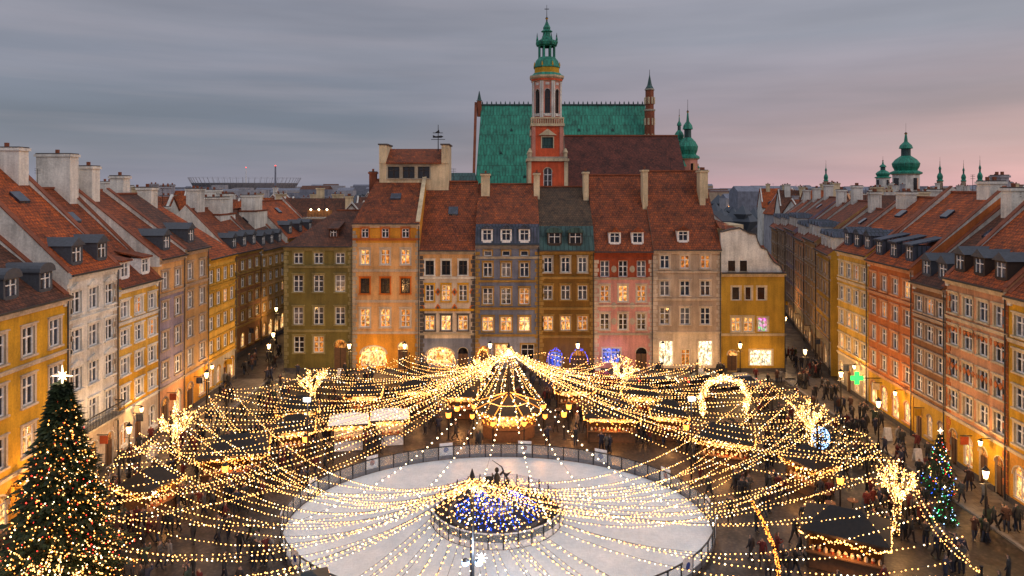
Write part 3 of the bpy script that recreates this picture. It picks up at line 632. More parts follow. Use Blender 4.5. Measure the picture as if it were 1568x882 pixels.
def onion(name,x,y,z0,zt,r,body='whitewash',n=12):
    b=MB(); h=zt-z0
    P_=[(r*.95,0,body),(r*.95,z0,body),(r*1.15,z0+.02*h,'cream'),(r*1.15,z0+.05*h,'copper'),(r*.8,z0+.09*h,'copper'),(r*.95,z0+.16*h,'copper'),(r*1.0,z0+.22*h,'copper'),(r*.75,z0+.30*h,'copper'),(r*.35,z0+.37*h,'copper'),(r*.34,z0+.40*h,'copper_dark'),(r*.34,z0+.50*h,'copper_dark'),(r*.5,z0+.51*h,'copper'),(r*.42,z0+.57*h,'copper'),(r*.14,z0+.64*h,'copper'),(r*.07,z0+.78*h,'copper'),(r*.12,z0+.80*h,'ochre'),(.04,z0+.83*h,'dark_metal'),(.03,zt,'dark_metal')]
    b.lathe(x,y,P_,n); 
    for i in range(n):
        a=2*math.pi*(i+.5)/n
        if i%3==0: b.lathe(x+r*.9*math.cos(a),y+r*.9*math.sin(a),[(.25*r,z0-.28*h,'glass_black'),(.25*r,z0-.06*h,'glass_black')],4)
    b.build(name,smooth=False)
onion('green_church_spire',(1053-784)*.12,125.4,27.2,38.3,1.9,'tower_pink')
onion('green_church_spire',(1040-784)*.122,127.5,30.5,36.8,.9,'tower_red',8)
b=MB(); b.lathe(33.6,125.4,[(.8,20,'tower_red'),(.8,25.6,'cream'),(1.0,25.7,'cream'),(.6,26.2,'copper'),(.1,26.8,'copper')],8); b.lathe(30.4,126,[(2.6,0,'beige'),(2.6,25.8,'tower_pink'),(2.8,26,'cream'),(2.2,27.6,'copper')],8); b.build('church_chapel')
onion('green_church_spire',(1385-784)*.24,250,26.5,45.5,4.6,'whitewash')
onion('green_church_spire',(1352-784)*.22,230,25,32.5,2.2,'whitewash')
for u,zt,r in((1263,32,.8),(1437,33,1.0),(1473,32,.8),(1498,33.5,.9)): onion('green_church_spire',(u-784)*.24,250,24,zt,r,'beige',8)

# ------------------------------------------------------------------ distant city
def far_city():
    b=MB()
    for i in range(420):
        y=R.uniform(330,2600); x=R.uniform(-1.0,1.0)*y*.95; w=R.uniform(14,50); h=R.uniform(8,20)*(1 if y<1200 else 1.25)
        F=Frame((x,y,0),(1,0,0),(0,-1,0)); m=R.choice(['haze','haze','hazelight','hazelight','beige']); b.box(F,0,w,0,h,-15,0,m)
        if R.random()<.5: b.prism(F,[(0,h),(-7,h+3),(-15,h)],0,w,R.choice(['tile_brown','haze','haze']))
        if R.random()<.35: b.octa((x+w*R.random(),y-1,h*.6),.4+y/1700,'bulb_warm')
    b.build('distant_city')
    m,nt,bs=newmat('far_foliage'); bs.inputs['Base Color'].default_value=(.09,.105,.125,1); bs.inputs['Roughness'].default_value=.9  # grey-blue distance haze put into the foliage colour
    b=MB()
    for i in range(3200):
        y=R.uniform(300,1500); x=R.uniform(-1,1)*y*.85; r=R.uniform(3,8); z=R.uniform(3,10)
        b.octa((x,y,z),r*R.uniform(.6,1),'far_foliage')
    b.build('distant_trees')
far_city()
def stadium():
    b=MB(); cx,cy=-565,1450; n=60
    b.lathe(cx,cy,[(90,0,'haze'),(90,8,'haze'),(104,26,'hazelight'),(106,29,'hazelight'),(96,29,'hazelight'),(60,28,'hazelight'),(20,28,'hazelight')],n)
    for i in range(n):
        a=2*math.pi*i/n
        p=(cx+98*math.cos(a),cy+98*math.sin(a),14); q=(cx+112*math.cos(a),cy+112*math.sin(a),40); b.tube(p,q,.5,.35,'hazelight',4)
        a2=2*math.pi*(i+1)/n; q2=(cx+112*math.cos(a2),cy+112*math.sin(a2),40); b.tube(q,q2,.22,.22,'hazelight',4)
    b.tube((cx,cy,28),(cx,cy,62),1.0,.4,'whitewash',5); b.octa((cx,cy,62),1.3,'bulb_red')
    b.build('stadium')
    b=MB(); b.tube((-253,730,0),(-253,730,44),1.2,.8,'haze',8); b.octa((-253,730,44),1.0,'bulb_red'); b.octa((-253,730,36),.7,'bulb_red'); b.build('transmission_mast')
stadium()

# ------------------------------------------------------------------ ground
def ground():
    m,nt,b=newmat('cobblestone'); o=tc(nt)
    v=nt.nodes.new('ShaderNodeTexVoronoi'); v.inputs['Scale'].default_value=4.5; nt.links.new(o,v.inputs['Vector'])
    n=noise(nt,o,.35,5,.65)
    c=mix(nt,'MIX',mapr(nt,n,.35,.65,0,1),(.032,.023,.016),(.085,.062,.043))
    c=mix(nt,'MULTIPLY',.8,c,mix(nt,'MIX',mapr(nt,v.outputs['Distance'],.0,.6,0,1),(1.3,1.3,1.3),(.35,.35,.35)))
    sv=nt.nodes.new('ShaderNodeRGBToBW'); nt.links.new(v.outputs['Color'],sv.inputs[0])
    c=mix(nt,'MULTIPLY',.7,c,mapr(nt,sv.outputs[0],.2,.8,.5,1.4))
    nt.links.new(c,b.inputs['Base Color']); nt.links.new(mapr(nt,n,.35,.65,.65,.32),b.inputs['Roughness'])
    bump(nt,b,v.outputs['Distance'],-.8,.05)
    g=MB(); g.poly([(-4000,-200,0),(4000,-200,0),(4000,6000,0),(-4000,6000,0)],'cobblestone'); g.build('ground',uv=False)
    m,nt,b=newmat('paving'); uv=tc(nt,'UV'); o=tc(nt)
    br=nt.nodes.new('ShaderNodeTexBrick'); nt.links.new(uv,br.inputs['Vector']); br.inputs['Scale'].default_value=1; br.inputs['Brick Width'].default_value=.9; br.inputs['Row Height'].default_value=.6
    br.inputs['Color1'].default_value=(.18,.15,.115,1); br.inputs['Color2'].default_value=(.12,.10,.08,1); br.inputs['Mortar'].default_value=(.035,.03,.025,1); br.inputs['Mortar Size'].default_value=.02
    nt.links.new(mix(nt,'MULTIPLY',1.0,br.outputs['Color'],mapr(nt,noise(nt,o,1,5),.35,.65,.5,1.25)),b.inputs['Base Color']); b.inputs['Roughness'].default_value=.45
    plain('kerbstone',(.22,.20,.18),.7)
    def pave(x0,x1,y0,y1,kerb):
        g=MB(); F=Frame((x0,y0,0),(1,0,0),(0,-1,0)); g.box(F,0,x1-x0,0.0,.12,-(y1-y0),0,'paving')
        if kerb=='r': g.box(F,x1-x0,x1-x0+.25,0,.13,-(y1-y0),0,'kerbstone')
        if kerb=='l': g.box(F,-.25,0,0,.13,-(y1-y0),0,'kerbstone')
        if kerb=='f': g.box(F,0,x1-x0,0,.13,0,.25,'kerbstone')
        g.build('pavement')
    pave(-31.98,-28.2,34,79,'r'); pave(31.6,37,34,79.2,'l'); pave(-27.2,32.8,78.6,81.98,'f')
ground()

# ------------------------------------------------------------------ ice rink
RC=Vector((-.9,45.6)); RA,RB=14.0,10.6
FC=Vector((-1.0,46.3)); FRr=4.5
def rink():
    m,nt,b=newmat('ice'); o=tc(nt)
    n=noise(nt,o,.5,6,.7); n2=noise(nt,mapping(nt,o,(1,6,1)),2.5,6,.8); n3=noise(nt,mapping(nt,o,(5,1.2,1)),2.5,6,.8)
    c=mix(nt,'MIX',mapr(nt,n,.3,.7,0,1),(.60,.68,.72),(.84,.87,.88)); c=mix(nt,'MULTIPLY',.6,c,mapr(nt,n2,.4,.6,.8,1.05)); c=mix(nt,'MULTIPLY',.6,c,mapr(nt,n3,.4,.6,.85,1.05))
    nt.links.new(c,b.inputs['Base Color']); nt.links.new(mapr(nt,n2,.3,.7,.25,.5),b.inputs['Roughness'])
    g=MB(); N=96
    out=[(RC.x+RA*math.cos(2*math.pi*i/N),RC.y+RB*math.sin(2*math.pi*i/N)) for i in range(N)]
    inn=[(FC.x+FRr*math.cos(2*math.pi*i/N),FC.y+FRr*math.sin(2*math.pi*i/N)) for i in range(N)]
    for i in range(N):
        j=(i+1)%N; g.poly([(*out[i],.10),(*out[j],.10),(*inn[j],.10),(*inn[i],.10)],'ice')
        g.poly([(*out[i],0),(*out[j],0),(*out[j],.10),(*out[i],.10)],'whitewash')
    g.build('ice_rink')
    m,nt,b=newmat('clear_panel'); b.inputs['Base Color'].default_value=(.6,.66,.68,1); b.inputs['Alpha'].default_value=.2; b.inputs['Roughness'].default_value=.1
    plain('barrier_white',(.78,.78,.78),.4); plain('barrier_grey',(.16,.165,.18),.5); plain('neon_panel',(.04,.08,.3),.5)
    def barrier(name,cx,cy,a,b_,N,hgt,board,signs,bm='barrier_white'):
        g=MB()
        for i in range(N):
            t0=2*math.pi*i/N; t1=2*math.pi*(i+1)/N
            p=Vector((cx+a*math.cos(t0),cy+b_*math.sin(t0),0)); q=Vector((cx+a*math.cos(t1),cy+b_*math.sin(t1),0)); d=q-p; L=d.length
            n=Vector((d.y,-d.x,0)); F=Frame(p,d,n)
            g.box(F,-.035,.035,0,hgt+.03,-.04,.04,'dark_metal')
            g.box(F,.036,L-.036,.1,.1+board,-.025,.025,bm)
            g.box(F,.036,L-.036,.1+board+.01,hgt-.05,-.008,.008,'clear_panel')
            g.box(F,.036,L-.036,hgt-.04,hgt+.02,-.04,.04,'dark_metal' if signs else 'barrier_white')
            if signs and i%5==0:
                g.box(F,.1,L-.1,.35,hgt+.25,.03,.07,'barrier_white'); c=L/2
                for o0,o1 in((.071,.08),(.029,.02)): g.plate(F,[(c+.22*math.cos(t*math.pi/4),.85+.22*math.sin(t*math.pi/4)) for t in range(8)],o0,o1,'brickred' if i%2 else 'neon_panel')
        g.build(name)
    barrier('rink_barrier',RC.x,RC.y,RA+.1,RB+.1,68,1.15,.3,True,'barrier_grey')
    barrier('fountain_barrier',FC.x,FC.y,FRr-.05,FRr-.05,30,1.05,.4,False)
    X,Y=FC
    g=MB(); g.lathe(X,Y,[(4.4,.02,'roof_felt'),(4.4,.06,'roof_felt'),(3.3,.06,'roof_felt'),(3.3,.45,'darkstone'),(3.05,.5,'darkstone'),(2.95,.25,'roof_felt'),(1.2,.25,'roof_felt')],32)
    g.lathe(X,Y,[(1.2,.3,'stone'),(1.0,.7,'darkstone'),(.75,1.0,'stone'),(.6,1.5,'darkstone'),(.75,1.65,'stone'),(.55,1.9,'darkstone')],9)
    plain('bronze',(.05,.04,.03),.4,.7)
    z=1.9
    T=[((X+.25,Y,z+.0),.26),((X+.5,Y,z+.15),.18),((X+.75,Y,z+.5),.12),((X+.6,Y,z+.85),.05)]
    g.tube((X-.15,Y,z-.05),(X+.1,Y,z+.25),.3,.3,'bronze',8)
    for (p,r),(q,s) in zip(T,T[1:]): g.tube(p,q,r,s,'bronze',8)
    g.plate(Frame((X+.6,Y,0),(1,0,0),(0,-1,0)),[(0,z+.75),(.35,z+1.15),(.05,z+1.0),(-.3,z+1.15)],-.04,.04,'bronze')
    g.tube((X,Y,z+.1),(X-.02,Y,z+.75),.25,.2,'bronze',8); g.tube((X-.02,Y,z+.7),(X-.03,Y,z+1.0),.24,.13,'bronze',8); g.tube((X-.03,Y,z+1.0),(X-.03,Y,z+1.12),.07,.07,'bronze',6)
    g.lathe(X-.03,Y,[(.05,z+1.08,'bronze'),(.13,z+1.15,'bronze'),(.15,z+1.27,'bronze'),(.11,z+1.38,'bronze'),(.03,z+1.43,'bronze')],8)
    g.tube((X+.2,Y,z+.92),(X+.42,Y-.05,z+1.2),.08,.06,'bronze'); g.tube((X+.42,Y-.05,z+1.2),(X+.3,Y-.08,z+1.5),.06,.045,'bronze'); g.tube((X+.3,Y-.08,z+1.5),(X-.35,Y-.08,z+1.95),.04,.015,'bronze',4)
    g.tube((X-.25,Y,z+.92),(X-.48,Y-.15,z+.65),.08,.06,'bronze')
    g.lathe(X-.55,Y-.25,[(.01,z+.35,'bronze'),(.3,z+.38,'bronze'),(.32,z+.55,'bronze'),(.28,z+.9,'bronze'),(.01,z+.95,'bronze')],10,0,1,.35)
    g.build('mermaid_fountain')
    g=MB()
    for k in range(34):
        a=2*math.pi*k/34+R.uniform(-.05,.05); r1=R.uniform(2.7,3.2)
        if R.random()<.1: continue
        for i in range(24):
            t=i/23; r=.9+(r1-.9)*t; zz=1.3*(1-t)**1.6+.3+.22*math.sin(t*math.pi)
            if R.random()<.08: continue
            g.octa((X+r*math.cos(a)+R.uniform(-.07,.07),Y+r*math.sin(a)+R.uniform(-.07,.07),zz+R.uniform(-.05,.05)),.034,'bulb_blue' if R.random()<.92 else 'bulb_ice')
    for i in range(150):
        a=R.uniform(.9,2.9); g.octa((X+3.5*math.cos(a)+R.gauss(0,.12),Y+3.5*math.sin(a)+R.gauss(0,.12),.5+R.uniform(0,.7)),.04,'bulb_warm')
    for k in range(12):
        a=2*math.pi*k/12; g.tube((X+3.2*math.cos(a),Y+3.2*math.sin(a),.1),(X+.9*math.cos(a),Y+.9*math.sin(a),1.6),.02,.02,'dark_metal',3)
    ob=g.build('fountain_fairy_lights',uv=False)
    for a in range(3): point_light('fountain_glow',(X+2.2*math.cos(a*2.1+.4),Y+2.2*math.sin(a*2.1+.4),1.0),26,(.04,.14,1),.1,ob)
rink()

# ------------------------------------------------------------------ lights: masts, strings, lit trees
M1=Vector((-.3,62,7.7)); M2=Vector((-2.1,36,7.0))
Lp=[(-3,74),(-11,73),(-19.6,67.5),(-25.5,61),(-27,54),(-26.5,46),(-25,38),(-21.8,31)]
Rp=[(3.5,74.5),(11.6,73.5),(19,70),(24,63),(25.5,57),(26,50),(25.2,43.7),(22,32)]
def along(pl,t):
    n=len(pl)-1; k=min(int(t*n),n-1); f=t*n-k; a,b=pl[k],pl[k+1]; return (a[0]+(b[0]-a[0])*f,a[1]+(b[1]-a[1])*f)
def string(g,a,b,sag,sp=.29,r=.042,mat='bulb_warm'):
    a=Vector(a); b=Vector(b); L=(b-a).length; n=max(3,int(L/sp)); prev=None; ph=R.random(); wob=R.uniform(-.25,.25); fr=R.uniform(1,3)
    for i in range(n+1):
        t=(i+ph*.5)/n; t=min(t,1)
        p=a.lerp(b,t); p.z-=sag*4*t*(1-t)*(1+.25*(.5-t)); p.x+=wob*math.sin(t*math.pi*fr)*.5; p.y+=wob*math.sin(t*math.pi*fr)*.5
        q=(p.x+R.uniform(-.035,.035),p.y+R.uniform(-.035,.035),p.z-.05+R.uniform(-.02,.02))
        if R.random()>.03: g.octa(q,r*R.uniform(.7,1.35),mat if R.random()>.15 else 'bulb_white')
        if i%5==0 or i==n:
            if prev is not None: g.tube(prev,p,.011,.011,'dark_metal',3)
            prev=p.copy()
g=MB()
for (p,nl) in ((M1,0),(M2,1)):
    if nl==0: rngs=[(Lp,.08,.88,44),(Rp,.08,.88,44)]
    else: rngs=[(Lp,.42,1.0,24),(Rp,.42,1.0,24)]
    for pl,t0,t1,n in rngs:
        for i in range(n):
            x,y=along(pl,t0+(t1-t0)*(i+R.uniform(-.4,.4))/(n-1)); e=Vector((x+R.uniform(-.8,.8),y+R.uniform(-.8,.8),R.uniform(3.1,4.5))); L=(e-p).length
            string(g,p+Vector((0,0,-.07*(i%6))),e,L*R.uniform(.06,.13))
for i in range(26):
    x=-13+26*i/25+R.uniform(-.5,.5); string(g,M2,(x,27,3.4),R.uniform(1.0,1.6))
for i in range(14): # curtain down to the kiosk and rear
    a=2*math.pi*i/14; string(g,M1,(M1.x+3.4*math.cos(a),M1.y+3.4*math.sin(a),2.6),.3,.22)
for x in(-12,-7,-2.5,2,6,11): string(g,M1,(x,37.5,3.9),2.4,.7,.06,'bulb_white')
for x in(-8,6): string(g,(x-6,58,4.2),(x+6,58,4.2),.9,.6,.055,'bulb_white')
for pl in(Lp,Rp):
    for a,b_ in zip(pl,pl[1:]):
        string(g,(*a,4.3),(*b_,4.3),.6,.35); string(g,(*a,4.1),(*b_,4.2),1.0,.35)
string(g,(*Lp[0],4.3),(*Rp[0],4.3),.4)
sl=g.build('string_lights',uv=False)
def mast(name,p,power,col):
    g=MB(); x,y,z=p; g.lathe(x,y,[(.35,0,'dark_metal'),(.3,.3,'dark_metal'),(.13,.4,'dark_metal'),(.09,z,'dark_metal'),(.16,z+.05,'dark_metal'),(.02,z+.5,'dark_metal')],8)
    for a in range(4): g.tube((x,y,z-.3),(x+.45*math.cos(a*1.57),y+.45*math.sin(a*1.57),z-.2),.03,.03,'dark_metal')
    for k in range(40): g.octa((x+R.gauss(0,.18),y+R.gauss(0,.18),z-.2+R.gauss(0,.14)),.045,'bulb_warm')
    ob=g.build(name,uv=False); point_light('mast_lamp',(x,y-.3,z-.5),power,col,.15,ob); return ob
mast('light_mast',M1,1100,(1,.5,.18)); mb=mast('light_mast',M2,420,(1,.58,.25))
g=MB(); 
for a in range(2):
    x=M2.x+(.35 if a else -.35); g.tube((M2.x,M2.y,2.6),(x,M2.y-.1,2.7),.04,.04,'dark_metal'); g.lathe(x,M2.y-.1,[(.02,2.5,'dark_metal'),(.18,2.5,'dark_metal'),(.2,2.7,'bulb_ice'),(.1,2.8,'dark_metal')],10)
g.octa((M2.x+.5,M2.y-.3,2.95),.14,'flood_white')
for k in range(8):
    a=k*math.pi/4; g.tube((M2.x+.5,M2.y-.3,2.95),(M2.x+.5+.3*math.cos(a),M2.y-.3,2.95+.3*math.sin(a)),.025,.004,'flood_white',4)
ob=g.build('rink_floodlight',uv=False); point_light('flood_lamp',(M2.x+.5,M2.y-.75,3.1),520,(.7,.82,1),.12,ob)
for x,y in((-15.2,50.8),(13.4,51.0)):  # two side floodlights added only to brighten the ice
    g=MB(); g.lathe(x,y,[(.2,0,'dark_metal'),(.07,.3,'dark_metal'),(.05,6.6,'dark_metal')],6); F=Frame((x-.3,y-.1,0),(1,0,0),(0,-1,0)); g.box(F,0,.6,6.4,6.75,0,.12,'dark_metal'); g.box(F,.05,.55,6.44,6.71,.121,.13,'bulb_white')
    ob=g.build('rink_floodlight',uv=False); point_light('flood_lamp',(x,y-.5,6.5),330,(.9,.92,.95),.3,ob)
for x,y in Lp[1:]+Rp[1:]:
    if (x,y) in((-19.6,67.5),): continue
    g=MB(); g.lathe(x,y,[(.16,0,'dark_metal'),(.12,.3,'dark_metal'),(.06,4.5,'dark_metal'),(.09,4.6,'dark_metal')],6); g.build('light_post',uv=False)
def light_tree(x,y,h,power=460):
    g=MB(); S=[]
    bend=R.uniform(-.15,.15); p0=Vector((x,y,0)); p1=Vector((x+bend,y,h*.42)); g.tube(p0,p1,.2,.16,'bark',7); S.append((p0+Vector((0,0,.2)),p1,.22,2.2))
    for k in range(9):
        a=2*math.pi*k/9+R.uniform(-.3,.3); s=p0.lerp(p1,R.uniform(.8,1.0)); rr=R.uniform(.5,.9)*h*.17
        m_=s+Vector((math.cos(a)*rr,math.sin(a)*rr,h*R.uniform(.10,.2))); e=m_+Vector((math.cos(a)*rr*.8+R.uniform(-.2,.2),math.sin(a)*rr*.8,h*R.uniform(.12,.26)))
        S.append((s,m_,.10,1)); S.append((m_,e,.07,.9)); g.tube(s,m_,.09,.06,'bark',5); g.tube(m_,e,.06,.035,'bark',5)
        for q in range(5):
            a2=a+R.uniform(-1.2,1.2); s2=m_.lerp(e,R.uniform(.0,1)); e2=s2+Vector((math.cos(a2)*h*R.uniform(.04,.13),math.sin(a2)*h*R.uniform(.04,.13),h*R.uniform(-.02,.14))); S.append((s2,e2,.045,.75)); g.tube(s2,e2,.03,.012,'bark',4)
    for s,e,rad,dn in S:
        L=(e-s).length; n=int(L/.042*dn)
        for i in range(n):
            t=R.random(); p=s.lerp(e,t); a=R.uniform(0,6.28); g.octa((p.x+rad*math.cos(a),p.y+rad*math.sin(a),p.z+R.uniform(-.05,.05)),R.uniform(.028,.046),'bulb_warm' if R.random()<.85 else 'bulb_white')
    ob=g.build('illuminated_tree',uv=False); point_light('tree_glow',(x,y-.5,h*.55),power,(1,.5,.16),.15,ob)
for a in((-19.6,66.9,5.3),(-27,55,5.4),(-3.1,73,4.6),(11.6,72,4.9),(24.8,57,5.3),(24.6,43.7,5.5),(-21.6,31.8,5.2)): light_tree(*a)
g=MB(); ax,ay=20.4,65.5; rr=2.25
for i in range(1000):
    t=R.uniform(-.55,math.pi+.55); rad=rr+R.gauss(0,.17)+.1*math.sin(t*9); g.octa((ax+rad*math.cos(t),ay+R.gauss(0,.18),1.75+rad*math.sin(t)),R.uniform(.03,.055),'bulb_warm' if R.random()<.8 else 'bulb_white')
for i in range(24):
    t0=-.75+i*(math.pi+1.5)/24; t1=t0+(math.pi+1.5)/24; g.tube((ax+rr*math.cos(t0),ay,1.75+rr*math.sin(t0)),(ax+rr*math.cos(t1),ay,1.75+rr*math.sin(t1)),.05,.05,'dark_metal',4)
ob=g.build('illuminated_arch',uv=False); point_light('arch_glow',(ax,ay-.6,3.4),260,(1,.48,.15),.15,ob)
g=MB()
def cpt(t): return (14.0+1.0*math.sin(1.2+t*2.0)-.3*t,38.2+.6*t,.1+t*4.4)
for i in range(340):
    p=cpt(R.random()); g.octa((p[0]+R.gauss(0,.05),p[1]+R.gauss(0,.04),p[2]),R.uniform(.03,.05),'bulb_orange')
for i in range(14): g.tube(cpt(i/14),cpt((i+1)/14),.06,.06,'dark_metal',5)
g.build('curved_light_column',uv=False)
g=MB()
for i in range(300):
    v=Vector((R.gauss(0,1),R.gauss(0,1),R.gauss(0,1))).normalized(); g.octa((26.0+v.x*.7,57.5+v.y*.7,1.2+v.z*.9),.028,'bulb_ice')
for k in range(6):
    for i in range(12):
        a=k*math.pi/6; t0=2*math.pi*i/12; t1=2*math.pi*(i+1)/12
        f=lambda t:(26+.68*math.cos(t)*math.cos(a),57.5+.68*math.cos(t)*math.sin(a),1.2+.88*math.sin(t)); g.tube(f(t0),f(t1),.02,.02,'dark_metal',3)
g.build('illuminated_ball',uv=False)

# ------------------------------------------------------------------ christmas trees
m,nt,bs=newmat('needles'); o=tc(nt); nn=noise(nt,o,2.2,3)
nt.links.new(mix(nt,'MIX',mapr(nt,nn,.35,.65,0,1),(.010,.022,.009),(.045,.07,.022)),bs.inputs['Base Color']); bs.inputs['Roughness'].default_value=.7
def xmas(name,x,y,h,rb,nl,nb,bm):
    g=MB(); g.tube((x,y,0),(x,y,h*.96),.22*h/11,.03,'bark',8)
    tiers=int(h*2.0)
    for i in range(nl):
        t=R.random()**1.35; z=h*(.06+.93*t); ti=(z*tiers/h)%1; tn=int(z*tiers/h)
        a=R.uniform(0,6.283); lob=1+.20*math.sin(a*7+tn*2.1)+.10*math.sin(a*3+tn*1.3)
        rr=rb*(1-t)**.9*(.62+.5*(1-ti))*lob; rad=rr*math.sqrt(R.uniform(.3,1.0))
        px,py=x+rad*math.cos(a),y+rad*math.sin(a); pz=z-.12*rad
        L=R.uniform(.2,.5)*max(.45,h/11); wd=L*.26; dx,dy=math.cos(a+R.uniform(-.7,.7)),math.sin(a+R.uniform(-.7,.7)); dz=R.uniform(-.4,.4)
        g.poly([(px,py,pz),(px+dx*L*.5-dy*wd,py+dy*L*.5+dx*wd,pz+dz*L*.5),(px+dx*L,py+dy*L,pz+dz*L-.05),(px+dx*L*.5+dy*wd,py+dy*L*.5-dx*wd,pz+dz*L*.5+.06)],'needles')
    for i in range(nb):
        t=R.random()**1.3; z=h*(.06+.92*t); a=R.uniform(0,6.283); tn=int(z*tiers/h); ti=(z*tiers/h)%1
        rr=rb*(1-t)**.9*(.62+.5*(1-ti))*(1+.20*math.sin(a*7+tn*2.1)+.10*math.sin(a*3+tn*1.3))*R.uniform(.9,1.1)+.08
        g.octa((x+rr*math.cos(a),y+rr*math.sin(a),z-.12*rr),R.uniform(.03,.055),R.choice(bm))
    for k in range(8):
        a=k*math.pi/4; L=.55 if k%2==0 else .3; c=Vector((x,y,h+.3)); e=c+Vector((L*math.cos(a),0,L*math.sin(a)))*h/11; g.tube(c,e,.07*h/11,.01,'bulb_white',4)
    return g.build(name,uv=False)
ob=xmas('christmas_tree',-24.9,37.8,11.6,3.0,21000,3200,['bulb_warm','bulb_warm','bulb_warm','bulb_white','bulb_orange','bulb_orange','bulb_red'])
point_light('tree_glow',(-21.2,34.6,3.0),150,(1,.42,.14),.2,ob); point_light('tree_glow',(-21.2,40.5,4.0),150,(1,.42,.14),.2,ob)
ob=xmas('decorated_fir',31.0,49.4,4.4,1.25,2600,170,['bulb_green','bulb_red','bulb_ice','bulb_warm','bulb_blue','bulb_warm']); point_light('fir_glow',(29.8,47.9,2),20,(.6,.9,.7),.1,ob)
xmas('decorated_fir',28.9,45.6,2.0,.75,900,60,['bulb_green','bulb_ice','bulb_green'])

# ------------------------------------------------------------------ market stalls
def stall(x,y,w,d,ang=0.0,h=2.35,rh=.95,roof='roof_felt',bm='bulb_orange',name='market_stall',power=90,body='brown_wood'):
    g=MB(); c,s=math.cos(ang),math.sin(ang); F=Frame((x-c*w/2+s*d/2,y-s*w/2-c*d/2,0),(c,s,0),(s,-c,0)); oh=.35
    for a in(.0,w-.12):
        for o in(-.12,-d): g.box(F,a,a+.12,0,h,o,o+.12,'dark_wood')
    g.box(F,.12,w-.12,.02,.95,-.12,-.05,body); g.box(F,-.05,w+.05,.95,1.03,-.4,.15,'brown_wood')
    g.box(F,.12,w-.12,0,h,-d+.02,-d+.1,body); g.box(F,.02,.1,0,h,-d+.12,-.12,body); g.box(F,w-.1,w-.02,0,h,-d+.12,-.12,body)
    g.poly([F.p(.15,1.1,-d+.12),F.p(w-.15,1.1,-d+.12),F.p(w-.15,h-.1,-d+.12),F.p(.15,h-.1,-d+.12)],'glass_shop')  # emissive back panel, no glass: paints the stall's lit interior
    for i in range(int(w/.35)):
        q=.3+i*.35; g.lathe(*F.p(q,0,-.2)[:2],[(.1,1.03,'brickred' if i%2 else 'ochre'),(.12,1.2,'brickred' if i%2 else 'cream'),(.05,1.32,'stone')],6)
    e=[F.p(-oh,h,oh),F.p(w+oh,h,oh),F.p(w+oh,h,-d-oh),F.p(-oh,h,-d-oh)]; i_=min(w,d)*.38
    t=[F.p(i_,h+rh,-d/2+.05),F.p(w-i_,h+rh,-d/2+.05),F.p(w-i_,h+rh,-d/2-.05),F.p(i_,h+rh,-d/2-.05)]
    g.hexa(e+t,roof); g.box(F,-oh,w+oh,h-.14,h-.002,oh-.06,oh,'dark_wood')
    pts=[(-oh,oh),(w+oh,oh),(w+oh,-d-oh),(-oh,-d-oh),(-oh,oh)]
    for (a,o),(a2,o2) in zip(pts,pts[1:]):
        L=math.hypot(a2-a,o2-o); n=int(L/.10)
        for i in range(n):
            u=i/n; z=h-.18-.22*abs(math.sin(u*math.pi*max(1,round(L/1.2)))); q=F.p(a+(a2-a)*u,z,o+(o2-o)*u); g.octa((q[0]+R.gauss(0,.03),q[1]+R.gauss(0,.03),q[2]+R.gauss(0,.05)),R.uniform(.035,.065),bm if R.random()<.7 else 'bulb_warm')
    for k in range(4):
        m_=int(5*max(w,d))//4
        for i in range(m_):
            u=i/m_; p=Vector(e[k]).lerp(Vector(t[k]),u); g.octa((p.x,p.y,p.z+.06),.035,'bulb_warm')
    for i in range(14):
        g.octa(F.p(R.uniform(.3,w-.3),R.uniform(1.5,h-.2),-R.uniform(.1,.5)),R.uniform(.05,.09),'bulb_orange' if R.random()<.7 else 'bulb_white')
    ob=g.build(name,uv=False); point_light('stall_lamp',F.p(w/2,h-.5,.45),power*1.25,(1,.42,.12),.12,ob); return ob
stall(-21.4,52.6,4.4,3.2,.3,power=170); stall(-24.6,46.5,2.6,2.0,1.2); stall(-18.2,57.2,2.6,2.0,.25); stall(-19.5,62.2,3.0,2.2,.3)
stall(8.8,60.6,4.2,2.2,-.05,power=160); stall(14.0,60.9,2.6,2.0,-.15); stall(17.2,55.0,3.8,2.2,-.35,power=160); stall(19.8,40.5,4.0,3.0,-.5,power=140,bm='bulb_warm')
stall(21.9,50.2,2.6,2.0,-1.1); stall(-9.5,68.5,3.2,2.2,0); stall(6.2,68.5,3.2,2.2,0); stall(-5.0,66.5,2.6,2.0,0); stall(-14.5,66.8,2.8,2.0,.1); stall(12.5,66.5,2.8,2.0,-.1)
stall(-14.0,58.6,2.6,1.9,.2,roof='lit_canvas',name='white_market_tent',body='barrier_white',rh=.6,power=60); stall(-10.7,59.8,2.6,1.9,.15,roof='lit_canvas',name='white_market_tent',body='barrier_white',rh=.6,power=60)
stall(-10.5,34.9,1.7,1.6,.4,h=2.1,rh=.6,roof='slate_blue',name='blue_roof_kiosk',power=40,body='slate_blue',bm='bulb_warm')
g=MB(); cx,cy=M1.x,M1.y; n=8
g.lathe(cx,cy,[(2.5,0,'dark_wood'),(2.5,1.0,'brown_wood'),(2.65,1.02,'brown_wood'),(2.65,1.1,'brown_wood'),(1.6,1.1,'brown_wood'),(1.6,2.4,'glass_shop'),(1.0,2.4,'dark_wood')],n,math.pi/8)
for k in range(n): a=k*math.pi/4+math.pi/8; g.tube((cx+2.5*math.cos(a),cy+2.5*math.sin(a),1),(cx+2.5*math.cos(a),cy+2.5*math.sin(a),2.5),.08,.08,'dark_wood')
KR=3.1
g.lathe(cx,cy,[(KR-.05,2.4,'dark_wood'),(KR,2.5,'roof_felt'),(1.8,2.95,'roof_felt'),(.5,3.4,'roof_felt'),(.15,3.6,'roof_felt')],n,math.pi/8)
